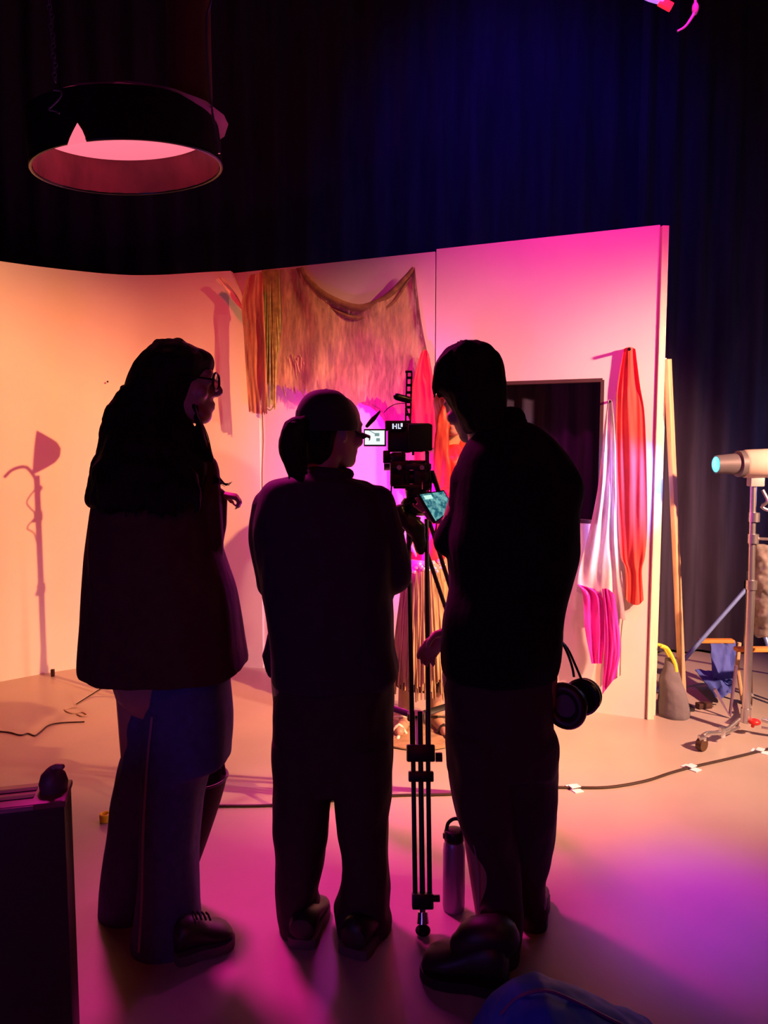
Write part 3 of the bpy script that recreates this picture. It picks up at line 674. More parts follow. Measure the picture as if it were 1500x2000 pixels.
capsule(bm, [at(733, 985, Y2), at(752, 1060, Y2), at(768, 1125, Y2+.02)], [.055, .056, .052], 14, 2); capsule(bm, [at(766, 1128, Y2+.02), at(712, 1125, Y2+.2)], [.050, .038], 14)
capsule(bm, [at(527, 988, Y2), at(518, 1060, Y2), at(526, 1140, Y2+.02)], [.05, .046, .042], 14, 2); capsule(bm, [at(530, 1140, Y2+.02), at(580, 1150, Y2+.2)], [.042, .034], 14)
capsule(bm, [at(534, 1240, Y2+.02), at(531, 1280, Y2+.03), at(535, 1312, Y2+.02)], [.018, .026, .018], 10)
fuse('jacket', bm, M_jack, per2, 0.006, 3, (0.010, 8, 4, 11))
bm = NB(); torus(bm, at(636, 924, Y2), .066, .014, Vector((0.05, -.1, 1)), 28, 10, (1.0, .9)); obj('collar', bm, M_jack, per2)
bm = NB()
sloft(bm, [(1300, 540, 766, .12), (1350, 536, 768, .13), (1420, 533, 766, .13), (1480, 532, 765, .12), (1530, 538, 762, .10)], Y2)
sloft(bm, [(1440, 532, 660, .11), (1530, 533, 649, .11), (1620, 534, 643, .10), (1690, 538, 634, .10), (1740, 541, 622, .095), (1768, 543, 628, .095), (1785, 545, 634, .10), (1805, 550, 634, .095), (1822, 560, 620, .085)], Y2)
sloft(bm, [(1440, 640, 765, .11), (1530, 651, 763, .11), (1600, 660, 760, .11), (1690, 668, 760, .10), (1745, 662, 757, .10), (1772, 652, 758, .10), (1790, 652, 764, .105), (1810, 655, 760, .10), (1826, 660, 752, .09)], Y2-.02)
fuse('trousers', bm, M_trou, per2, 0.006, 2, (0.010, 9, 5, 14))
shoe('shoe', atz(590, 1850, 0)+Vector((0, .0, 0)), atz(612, 1782, 0)+Vector((.01, .03, 0)), per2, M_shoe, .046, .085)
shoe('shoe', atz(690, 1868, 0), atz(742, 1795, 0), per2, M_shoe, .050, .09)

# ---------------------------------------- person in black, on the right
Y3 = 2.08
bm = NB(); yaw3 = R(132); c0 = at(905, 850, Y3); T3 = make_head(bm, Vector((c0.x+.062, Y3+.02, c0.z+.004)), 0.92, yaw3, R(24))
capsule(bm, [T3(-.03, 0, .05), at(950, 850, Y3-.01), at(985, 885, Y3)], [.055, .055, .08], 14)
capsule(bm, [at(1000, 920, Y3), at(1000, 1050, Y3), at(985, 1180, Y3), at(975, 1300, Y3)], [.13, .13, .12, .125], 18)
shL = at(922, 935, Y3-.02); elL = at(876, 1058, Y3+.02); wrL = at(882, 1014, Y3+.17)
capsule(bm, [at(960, 910, Y3), shL, elL], [.06, .046, .036], 12); capsule(bm, [elL, wrL], [.034, .024], 12)
make_hand(bm, wrL, at(846, 992, Y3+.20)-wrL, Vector((.1, -1, .3)), -1, .25, .8)
wr_ = at(880, 1232, Y3+.10)
capsule(bm, [at(1040, 910, Y3), at(1095, 945, Y3), at(1090, 1110, Y3+.02)], [.06, .048, .038], 12); capsule(bm, [at(1090, 1110, Y3+.02), at(1000, 1180, Y3+.1), wr_], [.036, .03, .024], 12)
make_hand(bm, wr_, Vector((-.8, .15, -.75)), Vector((.3, -.9, -.3)), 1, .45, .86)
capsule(bm, [at(925, 1320, Y3), at(935, 1570, Y3-.02), at(965, 1850, Y3-.06)], [.09, .058, .038], 14)
capsule(bm, [at(1025, 1320, Y3), at(1025, 1570, Y3+.05), at(1036, 1800, Y3+.12)], [.09, .058, .038], 14)
per3 = fuse('person', bm, M_skin, None, 0.0055, 3)
tag(per3, 'person in black sweatshirt with short dark hair bending towards the camera, standing on the right', 'person')
bm = NB()
sloft(bm, [(667, 912, 938, .02), (671, 888, 950, .05), (681, 869, 962, .075), (704, 854, 979, .09), (740, 846, 986, .097), (762, 850, 988, .097), (776, 868, 988, .095, -.01), (800, 884, 989, .09, -.02), (828, 900, 988, .08, -.025), (845, 912, 984, .07, -.03)], Y3)
for k in range(16):
    a = k/15; tube(bm, [at(915+10*a, 672, Y3-.05), at(868+18*a, 700+6*a, Y3-.06*(1-a)+.05*a), at(850+14*a, 748, Y3-.05+.09*a), at(848+22*a, 774+random.uniform(-6, 8), Y3-.05+.09*a)], [.012, .012, .009, .002], 6, 3)
fuse('hair', bm, M_hair, per3, 0.0045, 1, (0.006, 28, 8, 5))
bm = NB()
for k in range(6): tube(bm, [at(915+k*3, 674, Y3), at(905+k*4, 667-k % 3, Y3), at(893+k*5, 668-k % 2*3, Y3)], .0012, 5, 2)
obj('loose_hair_strands', bm, M_hair, per3)
bm = NB()
sloft(bm, [(826, 945, 1030, .07), (834, 932, 1052, .09), (850, 922, 1072, .11), (868, 912, 1090, .125), (888, 900, 1108, .14), (920, 889, 1128, .15), (945, 885, 1137, .155), (970, 883, 1136, .155), (1000, 882, 1128, .155), (1050, 874, 1125, .155), (1090, 876, 1125, .155),
    (1140, 878, 1115, .15), (1184, 869, 1104, .15), (1220, 865, 1098, .15), (1260, 863, 1093, .15), (1300, 863, 1086, .145), (1316, 866, 1080, .14)], Y3, ex=2.4)
capsule(bm, [at(922, 940, Y3-.02), at(908, 1000, Y3), at(880, 1052, Y3+.02)], [.058, .050, .044], 14, 2); capsule(bm, [at(876, 1056, Y3+.02), at(882, 1022, Y3+.12)], [.042, .028], 14)
capsule(bm, [at(1085, 960, Y3), at(1088, 1040, Y3), at(1080, 1110, Y3+.02)], [.062, .058, .052], 14, 2); capsule(bm, [at(1080, 1115, Y3+.02), at(1000, 1180, Y3+.1), at(896, 1222, Y3+.10)], [.05, .042, .034], 14)
capsule(bm, [at(975, 812, Y3-.06), at(1005, 815, Y3-.02), at(1015, 828, Y3+.05)], [.020, .026, .024], 12, 3)      # hood roll
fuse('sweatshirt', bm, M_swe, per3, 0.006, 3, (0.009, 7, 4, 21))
bm = NB()
sloft(bm, [(1285, 868, 1082, .13), (1350, 868, 1080, .135), (1420, 870, 1078, .13), (1445, 871, 1086, .13), (1500, 876, 1086, .12)], Y3)
sloft(bm, [(1420, 870, 1000, .12), (1520, 880, 1002, .115), (1590, 894, 1003, .11), (1640, 907, 1006, .105), (1680, 927, 1010, .10), (1740, 931, 1015, .10, -.02), (1800, 930, 1018, .10, -.04), (1850, 928, 1012, .10, -.05)], Y3-.01)
sloft(bm, [(1420, 960, 1080, .12, -.08), (1445, 958, 1087, .12, -.08), (1500, 956, 1087, .12, -.07), (1560, 955, 1087, .12, -.05), (1620, 958, 1084, .11, -.03), (1680, 968, 1075, .10, -.01), (1735, 985, 1068, .095), (1755, 992, 1073, .10), (1770, 1002, 1068, .095), (1805, 1005, 1066, .09), (1822, 1008, 1064, .085)], Y3+.10)
fuse('trousers', bm, M_trou, per3, 0.006, 2, (0.010, 9, 5, 31))
bm = NB(); tube(bm, [at(x, y, Y3-.09) for x, y in ((905, 1560), (925, 1650), (934, 1700), (936, 1780))], .002, 6, 3); obj('seam_piping', bm, mat('pale_thread', (0, 0, 0)), per3)
shoe('shoe', atz(985, 1944, 0)+Vector((0, .03, 0)), atz(832, 1906, 0)+Vector((-.005, .02, 0)), per3, M_shoe, .062, .125, sole=M_shoe)
shoe('shoe', atz(1040, 1822, 0)+Vector((0, .02, 0)), atz(1046, 1765, 0)+Vector((.0, .04, 0)), per3, M_shoe, .050, .10, sole=M_shoe)
# shoe tongue puff of the near shoe
bm = NB(); capsule(bm, [atz(905, 1925, 0)+Vector((0, .02, .10)), atz(930, 1925, 0)+Vector((0, .02, .12)), atz(975, 1925, 0)+Vector((0, .02, .12))], [.035, .05, .055], 12, 2); obj('shoe_collar', bm, M_shoe, per3)

# headphones hanging at the belt
hp = empty('headphones', at(1118, 1375, Y3), 'black over-ear headphones hanging from the belt of the person in black', 'headphones')
bm = NB(); tube(bm, [at(x, y, Y3) for x, y in ((1080, 1262), (1088, 1254), (1098, 1256), (1110, 1280), (1118, 1305), (1121, 1322))], .0035, 8, 4)
tube(bm, [at(x, y, Y3+.04) for x, y in ((1080, 1262), (1092, 1252), (1108, 1266), (1124, 1300), (1136, 1328))], .0035, 8, 4)
obj('headband', bm, M_mblk, hp)
axr = Vector((-.45, -.85, .12)).normalized(); c = at(1105, 1378, Y3-.02)
cup = obj('ear_cup', lathe(NB(), c, [(.030, .045), (.046, .040), (.056, .020), (.058, 0), (.052, -.006)], 28, -axr), M_plas, hp)
obj('ear_cushion', torus(NB(), c+axr*.006, .045, .016, axr, 32, 12, (0.95, 1.1)), mat('cushion_leather', (0.035, 0.03, 0.02), 0.4), cup)
obj('driver_plate', lathe(NB(), c+axr*.004, [(.030, -.004), (.030, .004)], 24, axr), mat('driver_mesh', (0.10, 0.06, 0.08), 0.5), cup)
c2_ = at(1136, 1362, Y3+.04)
cup = obj('ear_cup', lathe(NB(), c2_, [(.026, .040), (.040, .036), (.050, .016), (.052, 0), (.046, -.008)], 28, -axr), M_plas, hp)
obj('ear_cushion', torus(NB(), c2_-axr*.035, .036, .014, axr, 32, 12), mat('cushion_leather', (0, 0, 0)), cup)

# phone in the left hand
ph = empty('smartphone', at(848, 985, Y3+.20), 'phone with a teal lit screen held by the person in black beside the tripod', 'phone')
Yp = Y3+.13; A, B, D_ = at(820, 966, Yp-.02), at(866, 960, Yp+.03), at(851, 1018, Yp-.03)
E_ = B+(D_-A)*0.62
nn = (B-A).cross(D_-A).normalized()
if nn.y > 0: nn = -nn
def slab(a, b, c_, d, t0, t1):
    bm = NB(); return rings(bm, [[p+nn*t0 for p in (a, b, c_, d)], [p+nn*t1 for p in (a, b, c_, d)]])
obj('case', slab(A+(A-E_)*.05, B+(B-D_)*.05, E_+(E_-A)*.05, D_+(D_-B)*.05, -.009, 0), M_plas, ph, smooth=False)
ms = mat('phone_screen', (0.01, 0.02, 0.03), 0.2, emit=(0.08, 0.42, 0.50), estr=0.75)
nt = ms.node_tree; nz = nt.nodes.new('ShaderNodeTexNoise'); nz.inputs['Scale'].default_value = 70; cr = nt.nodes.new('ShaderNodeValToRGB')
cr.color_ramp.elements[0].position = .42; cr.color_ramp.elements[0].color = (.02, .16, .22, 1); cr.color_ramp.elements[1].position = .62; cr.color_ramp.elements[1].color = (.25, .62, .62, 1)
tcn = nt.nodes.new('ShaderNodeTexCoord'); nt.links.new(tcn.outputs['Object'], nz.inputs['Vector']); nt.links.new(nz.outputs['Fac'], cr.inputs[0]); nt.links.new(cr.outputs[0], nt.nodes['Principled BSDF'].inputs['Emission Color'])
obj('screen', slab(A, B, E_, D_, .0002, .001), ms, ph, smooth=False, label='teal glowing screen')
bm = NB(); a_ = A+(B-A)*.1+(D_-A)*.06; b_ = A+(B-A)*.42+(D_-A)*.06; rings(bm, [[p+nn*.0012 for p in (a_, b_, b_+(D_-A)*.14, a_+(D_-A)*.14)], [p+nn*.0016 for p in (a_, b_, b_+(D_-A)*.14, a_+(D_-A)*.14)]])
obj('screen_badge', bm, mat('white_green_glow', (.1, .3, .2), .3, emit=(.6, 1, .85), estr=1.0), ph, smooth=False)

# ---------------------------------------- performer far behind the tripod
YP = 3.72
bm = NB(); c0 = at(889, 850, YP); TP = make_head(bm, Vector((c0.x, YP-.03, c0.z)), .95, R(-110), R(2))
capsule(bm, [TP(-.03, 0, .05), at(876, 870, YP), at(872, 885, YP)], [.045, .045, .07], 12)
capsule(bm, [at(870, 905, YP), at(860, 980, YP), at(845, 1060, YP), at(835, 1120, YP)], [.10, .09, .085, .12], 16)
capsule(bm, [at(850, 905, YP), at(830, 985, YP-.03), at(800, 1055, YP-.05)], [.035, .032, .022], 12)
capsule(bm, [at(908, 895, YP), at(920, 970, YP), at(918, 1060, YP)], [.04, .034, .022], 12)
make_hand(bm, at(800, 1055, YP-.05), Vector((-.1, 0, -1)), Vector((1, .1, 0)), 1, .3, .85)
make_hand(bm, at(918, 1060, YP), Vector((.05, 0, -1)), Vector((-1, .1, 0)), 1, .3, .85)
for xa, xb in ((812, 790), (842, 852)):
    capsule(bm, [at(xa, 1130, YP), at((xa+xb)/2, 1270, YP), at(xb, 1390, YP)], [.08, .052, .034], 14)
    f = atz(xb, 1412, 0); capsule(bm, [at(xb, 1392, YP), Vector((f.x, YP-.02, .035)), Vector((f.x+(.03 if xb > 800 else -.03), YP-.15, .03))], [.032, .032, .022], 10)
per4 = fuse('person', bm, M_skin, None, 0.006, 3)
tag(per4, 'person in red top and brown fringed skirt, mostly hidden behind the tripod and camera', 'person')
M_red = mat('red_satin', (0.75, 0.02, 0.03), 0.35, noise_amt=0.2, scale=10)
bm = NB(); sloft(bm, [(760, 868, 884, .03), (767, 856, 896, .07), (782, 848, 906, .10), (805, 850, 908, .10, .03), (830, 850, 910, .08, .05), (870, 850, 912, .06, .08), (920, 852, 912, .05, .10), (960, 858, 905, .04, .10)], YP)
for k in range(10): tube(bm, [at(870+2*k, 790, YP-.09), at(858+1.5*k, 815+2*k, YP-.12), at(852+2.2*k, 870, YP-.13), at(850+3*k, 925+random.uniform(-8, 8), YP-.13), at(852+3*k, 965+random.uniform(-14, 14), YP-.12)], [.014, .016, .014, .011, .003], 6, 3)
fuse('hair', bm, mat('auburn_hair', (0.34, 0.03, 0.02), 0.5, noise_amt=.3, scale=30, stretch=(6, 6, .5)), per4, .006, 1, (.010, 22, 5, 3))
bm = NB(); sloft(bm, [(868, 856, 898, .06), (880, 846, 908, .09), (900, 842, 918, .12), (950, 842, 912, .12), (1000, 838, 900, .11), (1050, 812, 885, .105), (1098, 792, 868, .12)], YP)
capsule(bm, [at(850, 905, YP), at(846, 930, YP-.01)], [.035, .035], 12); capsule(bm, [at(906, 900, YP), at(915, 965, YP)], [.05, .045], 12)
fuse('top', bm, M_red, per4, .006, 2, (.010, 12, 8, 7), label='shiny red top')
bm = NB(); sloft(bm, [(1088, 790, 868, .125), (1100, 788, 870, .13), (1112, 788, 870, .13)], YP, ex=2.1)
ball_c = at(829, 1100, YP)
for k in range(60):
    a = 2*PI*k/60; r_ = Vector((.105*math.cos(a), .135*math.sin(a), random.uniform(-.035, .035))); ball(bm, ball_c+r_, .011, n=8)
obj('sparkly_belt', bm, mat('silver_sequins', (0.9, 0.85, 0.85), 0.2, metal=.7), per4)
bm = NB(); random.seed(5)
sloft(bm, [(1105, 792, 866, .115), (1200, 780, 884, .14), (1300, 772, 894, .15), (1335, 772, 894, .15)], YP)
obj('skirt_lining', bm, mat('dark_brown_lining', (0.05, 0.02, 0.015), .9), per4)
bm = NB()
for k in range(150):
    a = 2*PI*k/150+random.uniform(-.02, .02); l = random.uniform(1300, 1352)
    P_ = []
    for v in (0, .35, .7, 1):
        yy = 1105+(l-1105)*v; hw = (.098+.062*v)+random.uniform(-.004, .008); c = at(829+4*v, yy, YP)
        P_.append(c+Vector((hw*math.cos(a), (hw+.03)*math.sin(a), 0)))
    tube(bm, P_, [.0045, .0065, .0075, .004], 5, 2)
o_ = obj('fringe', bm, mat('tan_fringe', (0.36, 0.24, 0.13), .6, noise_amt=.5, scale=10, stretch=(8, 8, .3)), per4); o_['kind'] = 'stuff'
for xb, m_, sx in ((787, mat('pale_sandal', (0.8, 0.75, 0.7), .4), -.03), (852, M_shoe, .03)):
    f = atz(xb, 1412, 0); bm = NB()
    capsule(bm, [Vector((f.x, YP+.03, .012)), Vector((f.x+sx*.5, YP-.08, .012)), Vector((f.x+sx, YP-.19, .012))], [.010, .010, .010], 8)
    tube(bm, [Vector((f.x+sx*.8-.036, YP-.13, .015)), Vector((f.x+sx*.8, YP-.13, .06)), Vector((f.x+sx*.8+.036, YP-.13, .015))], .007, 8, 3)
    tube(bm, [Vector((f.x-.04, YP+.0, .05)), Vector((f.x, YP-.05, .07)), Vector((f.x+.04, YP+.0, .05))], .006, 8, 3)
    obj('sandal', bm, m_, per4)
mt_ = atz(815, 1412, 0)
tag(obj('round_mat', lathe(NB(), (mt_.x, YP-.06, 0.002), [(.24, 0), (.25, .004), (.25, .010), (.235, .014)], 40), mat('brown_felt_mat', (0.30, 0.20, 0.12), .95, noise_amt=.3, scale=20)),
    'small round brown mat under the feet of the performer', 'mat')

# ------------------------------------------------------------------ tripod and cine camera
apex = Vector((at(815, 985, 2.52).x, 2.52, at(815, 985, 2.52).z))
tp = empty('tripod', (apex.x, apex.y, 0), 'tall black twin-tube camera tripod standing between the capped person and the person in black', 'tripod')
def tleg(foot, mid_frac=.50, wdt=.027, lat=None):
    foot = Vector(foot); top = apex+(foot-apex)*.04; d = (foot-top)
    ax = d.normalized(); la = lat or Vector((1, 0, 0)); la = (la-ax*la.dot(ax)).normalized()
    L0 = obj('leg', (lambda bm: (cyl(bm, top-la*.030, top+d*.62-la*.024, .0075, 12), cyl(bm, top+la*.030, top+d*.62+la*.024, .0075, 12), bm)[-1])(NB()), M_mblk, tp)
    bm = NB(); s0 = top+d*mid_frac; e0 = top+d*.93
    for s_ in (-1, 0, 1): cyl(bm, s0+la*.023*s_, e0+la*.021*s_, .0072 if s_ else .008, 12)
    obj('lower_tubes', bm, M_mblk, L0)
    bm = NB(); q = Vector((0, 0, 1)).rotation_difference(ax).to_matrix()
    box(bm, top+d*.60, (.085, .045, .05), q, .005); box(bm, top+d*.655, (.075, .04, .03), q, .004); cyl(bm, top+d*.61+la*.045, top+d*.61+la*.065, .014, 12)
    obj('leg_clamp', bm, M_plas, L0)
    bm = NB(); box(bm, top+d*.935, (.062, .036, .042), q, .005); cyl(bm, top+d*.93+la*.03, top+d*.93+la*.05, .010, 12); obj('foot_clamp', bm, M_plas, L0)
    bm = NB(); cyl(bm, top+d*.95, foot-ax*.03, .009, 12); cyl(bm, foot-ax*.05, foot-ax*.02, .014, 12, .018)
    obj('foot_spike', bm, M_chrome, L0)
    bm = NB(); fz = Vector((foot.x, foot.y, .014)); ball(bm, fz, .022, (1, 1, .6)); obj('rubber_foot', bm, M_rubber, L0)
    return top, d
F1 = atz(826, 1826, 0); F1 = Vector((F1.x, F1.y, .012))
T1, D1 = tleg(F1)
F2 = Vector((apex.x+.40, 2.95, .012)); T2_, D2 = tleg(F2, lat=Vector((.6, -.6, 0)))
F3 = Vector((apex.x-.36, 2.95, .012)); T3_, D3 = tleg(F3, lat=Vector((.6, .6, 0)))
bm = NB(); ctr = Vector((apex.x, apex.y+.05, T1.z+D1.z*.60))
for t_, d_ in ((T1, D1), (T2_, D2), (T3_, D3)): beam(bm, ctr, t_+d_*.60, .022, .010)
cyl(bm, ctr-Vector((0, 0, .012)), ctr+Vector((0, 0, .012)), .03, 20); obj('spreader', bm, M_plas, tp)
bm = NB(); lathe(bm, apex-Vector((0, 0, .035)), [(.035, 0), (.052, .01), (.055, .04), (.045, .055)], 28); obj('bowl', bm, M_mblk, tp)
hd = NB(); a0 = apex+Vector((0, 0, .02))
lathe(hd, a0, [(.036, 0), (.040, .02), (.038, .035)], 24)
for s_ in (-1, 1): box(hd, a0+Vector((.034*s_, 0, .062)), (.016, .055, .07), bev=.006)
box(hd, a0+Vector((0, 0, .105)), (.085, .11, .022), bev=.005)
cyl(hd, a0+Vector((-.055, 0, .07)), a0+Vector((.055, 0, .07)), .022, 20); cyl(hd, a0+Vector((-.075, 0, .075)), a0+Vector((-.05, 0, .075)), .013, 14)
hdo = obj('fluid_head', hd, M_mblk, tp)
bm = NB(); cyl(bm, a0+Vector((.05, -.02, .08)), at(878, 1030, 2.22), .008, 12); capsule(bm, [at(872, 1022, 2.26), at(880, 1032, 2.2)], .014, 12); obj('pan_handle', bm, M_plas, hdo)

Yc = 2.5
cm = empty('cinema_camera', at(800, 880, Yc), 'black cinema camera with side monitor and tall top rig, mounted on the tripod', 'camera')
def cbox(bm, x0, y0, x1, y1, yd0, yd1, bev=.004, Yr=None):
    a = at(x0, y1, Yr or Yc); b = at(x1, y0, Yr or Yc)
    return box(bm, ((a.x+b.x)/2, (yd0+yd1)/2, (a.z+b.z)/2), (b.x-a.x, yd1-yd0, b.z-a.z), bev=bev)
obj('camera_body', cbox(NB(), 757, 826, 842, 882, Yc, Yc+.17, .008), M_plas, cm)
bm = NB(); cbox(bm, 796, 829, 843, 880, Yc-.055, Yc-.003, .006); obj('battery', bm, M_rubber, cm)
bm = NB(); cbox(bm, 752, 822, 792, 842, Yc-.03, Yc-.002, .004); rdo = obj('readout_panel', bm, M_plas, cm)
bm = NB()
for x0, x1, y0, y1 in ((766, 769, 828, 838), (770, 773, 832, 834), (773, 775, 828, 838), (777, 783, 836, 838), (777, 779, 828, 836), (782, 786, 827, 834)):
    cbox(bm, x0, y0, x1, y1, Yc-.0315, Yc-.0302, 0)
obj('readout_digits', bm, mat('white_blue_glow', (.1, .1, .1), .3, emit=(.75, .8, 1), estr=1.0), rdo, smooth=False)
axl = Vector((0, 1, 0)); lc = at(798, 855, Yc); lc.y = Yc+.17
obj('lens', lathe(NB(), lc, [(.040, 0), (.044, .02), (.044, .07), (.052, .075), (.052, .13), (.047, .135)], 28, axl), M_plas, cm)
bm = NB(); box(bm, (lc.x, Yc+.34, lc.z), (.13, .06, .10), bev=.006); obj('matte_box', bm, M_plas, cm)
# lower cage, rods, follow focus: openwork so light shows through
bm = NB()
cbox(bm, 748, 880, 762, 905, Yc-.02, Yc+.1); cbox(bm, 766, 884, 792, 902, Yc-.02, Yc+.12); cbox(bm, 800, 900, 838, 906, Yc-.02, Yc+.12, .002)
cbox(bm, 830, 882, 838, 935, Yc-.01, Yc+.02, .002); cbox(bm, 762, 900, 800, 926, Yc-.02, Yc+.12); cbox(bm, 808, 918, 838, 948, Yc-.02, Yc+.1)
cbox(bm, 762, 922, 790, 950, Yc-.01, Yc+.1); cbox(bm, 808, 945, 832, 966, Yc-.01, Yc+.1); cbox(bm, 768, 946, 840, 954, Yc-.02, Yc+.12, .003)
obj('cage', bm, M_mblk, cm)
bm = NB()
for x in (779, 822): a = at(x, 912, Yc); cyl(bm, (a.x, Yc-.08, a.z), (a.x, Yc+.36, a.z), .0075, 14)
obj('support_rods', bm, M_alu, cm)
bm = NB(); a = at(762, 905, Yc); cyl(bm, (a.x-.02, Yc+.2, a.z), (a.x+.01, Yc+.2, a.z), .03, 20); obj('follow_focus', bm, M_mblk, cm)
for y_ in (888, 908): obj('cage_knob', cyl(NB(), at(767, y_, Yc-.02), at(767, y_, Yc-.035), .006, 12), M_mblk, cm)
bm = NB()
for (x0, y0, x1, y1, r_) in ((763, 885, 768, 889, .0015), (762, 906, 767, 912, .0015), (767, 911, 774, 913, .001), (804, 881, 809, 889, .001), (797, 916, 799, 919, .001), (800, 909, 806, 911, 0), (826, 899, 833, 901, 0), (829, 900, 832, 927, 0), (804, 901, 812, 904, 0), (823, 940, 825, 955, 0)):
    obj('metal_fitting', cbox(NB(), x0, y0, x1, y1, Yc-.026, Yc-.0205, 0), M_chrome, cm, smooth=False)
bm = NB(); cbox(bm, 809, 906, 829, 917, Yc+.13, Yc+.14, 0); obj('red_filter', bm, mat('red_filter_gel', (.8, .02, .1), .4), cm, smooth=False)
# vertical top rig with holes
bm = NB()
a = at(795, 722, Yc); b = at(805, 826, Yc); nseg = 7
for i in range(nseg):
    y0 = 724+i*14.5; cbox(bm, 793.5+(-i*.4), y0, 797-i*.4, y0+15, Yc+.03, Yc+.045, .001); cbox(bm, 803-i*.4, y0, 806.5-i*.4, y0+15, Yc+.03, Yc+.045, .001); cbox(bm, 794-i*.4, y0+6.5+3, 806-i*.4, y0+15, Yc+.03, Yc+.045, .001)
cbox(bm, 792, 722, 806, 727, Yc+.025, Yc+.05, .002)
obj('cheese_plate_arm', bm, M_mblk, cm)
bm = NB(); capsule(bm, [at(775, 775, Yc), at(798, 781, Yc+.02)], .0115, 16); obj('arm_grip', bm, M_plas, cm)
bm = NB(); tube(bm, [at(x, y, Yc+.02) for x, y in ((750, 806), (757, 798), (768, 791), (780, 788), (794, 788))], .0014, 6, 3); tube(bm, [at(x, y, Yc+.02) for x, y in ((792, 790), (796, 805), (802, 822))], .0025, 6, 3); obj('thin_cable', bm, M_rubber, cm)
bm = NB(); capsule(bm, [at(717, 832, Yc-.03), at(729, 818, Yc-.03), at(741, 804, Yc-.03)], [.006, .0085, .004], 10); obj('microphone', bm, M_plas, cm)
mo = obj('side_monitor', cbox(NB(), 711, 838, 754, 872, Yc-.02, Yc-.006, .002), M_plas, cm)
bm = NB(); cbox(bm, 713, 841, 751, 868.5, Yc-.022, Yc-.0202, 0); obj('monitor_screen', bm, mat('white_screen_glow', (.1, .1, .1), .3, emit=(.86, .95, .95), estr=1.05), mo, smooth=False, label='bright white screen')
bm = NB(); cbox(bm, 732, 846, 741, 852, Yc-.0232, Yc-.0222, 0); cbox(bm, 735, 856, 742, 862, Yc-.0232, Yc-.0222, 0); rings(bm, [[at(720, 841, Yc-.0225), at(736, 850, Yc-.0225), at(737, 848.5, Yc-.0225), at(722, 840.5, Yc-.0225)], [at(720, 841, Yc-.024), at(736, 850, Yc-.024), at(737, 848.5, Yc-.024), at(722, 840.5, Yc-.024)]])
obj('screen_marks', bm, mat('grey_green_screen_mark', (.05, .05, .05), .4, emit=(.22, .36, .36), estr=.9), mo, smooth=False)
# cables drooping round the head
bm = NB()
tube(bm, [at(x, y, Yc-.03) for x, y in ((768, 925), (764, 960), (765, 1000), (772, 1038), (782, 1020), (795, 985))], .003, 6, 4)
tube(bm, [at(x, y, Yc-.03) for x, y in ((836, 900), (842, 950), (838, 985), (850, 1010), (852, 1030), (846, 1050))], .003, 6, 4)
tube(bm, [at(x, y, Yc-.02) for x, y in ((800, 950), (790, 1000), (776, 1035), (775, 1060))], .003, 6, 4)
obj('rig_cables', bm, M_plas, cm)
bm = NB(); sloft(bm, [(985, 772, 790, .02), (1000, 771, 797, .025), (1022, 779, 828, .03), (1050, 802, 833, .025), (1070, 808, 832, .02), (1084, 814, 828, .01)], Yc-.03, n=20)
fuse('cable_pouch', bm, M_plas, cm, .005, 2, (.006, 25, 25, 2))

# ------------------------------------------------------------------ light stand hidden behind the long-haired person (casts the shadow)
lx, ly = -1.20, 4.02
ls = empty('lamp_stand', (lx, ly, 0), 'slender light stand with a round lamp head behind the long-haired person, one leg showing', 'lamp stand')
obj('pole', cyl(NB(), (lx, ly, .12), (lx, ly, 1.62), .014, 14), M_alu, ls)
for z in (.62, 1.05, 1.42):
    bm = NB(); cyl(bm, (lx, ly, z-.02), (lx, ly, z+.02), .02, 14); cyl(bm, (lx+.0, ly-.01, z), (lx+.03, ly-.045, z), .009, 10); obj('collar', bm, M_plas, ls)
lf_ = atz(150, 1378, 0)
def bent_leg(a, e):
    e = Vector(e); a = Vector(a); return tube(NB(), [a, a.lerp(e, .35)+Vector((0, 0, .07)), a.lerp(e, .55)+Vector((0, 0, .06)), e+Vector((0, 0, .008))], .0065, 8, 4)
for e in ((lf_.x, lf_.y, 0), (lx+.34, ly+.1, 0), (lx-.02, ly+.36, 0)): obj('leg', bent_leg((lx, ly, .17), e), M_chrome, ls)
lh = Vector((lx, ly, 1.74)); dr = Vector((-.6, -.75, .1)).normalized()
obj('lamp_head', lathe(NB(), lh-dr*.05, [(.02, -.06), (.05, -.04), (.075, 0), (.105, .055), (.100, .055)], 28, dr), mat('grey_lamp_housing', (.2, .2, .22), .5), ls)
bm = NB(); tube(bm, [(lx, ly, 1.60), (lx-.05, ly-.02, 1.66), (lx-.10, ly-.06, 1.65), (lx-.14, ly-.08, 1.61)], .008, 8, 4); ball(bm, (lx+.05, ly-.02, 1.58), .014); obj('barn_door_arm', bm, M_plas, ls)
bm = NB(); tube(bm, [(lx-.02, ly, 1.55), (lx-.06, ly-.02, 1.48), (lx-.02, ly, 1.42), (lx-.065, ly-.02, 1.35), (lx-.02, ly, 1.28), (lx-.04, ly+.02, .8), (lx-.07, ly, .4), (lx-.1, ly-.02, .01)], .0035, 6, 4); obj('power_cable', bm, M_rubber, ls)

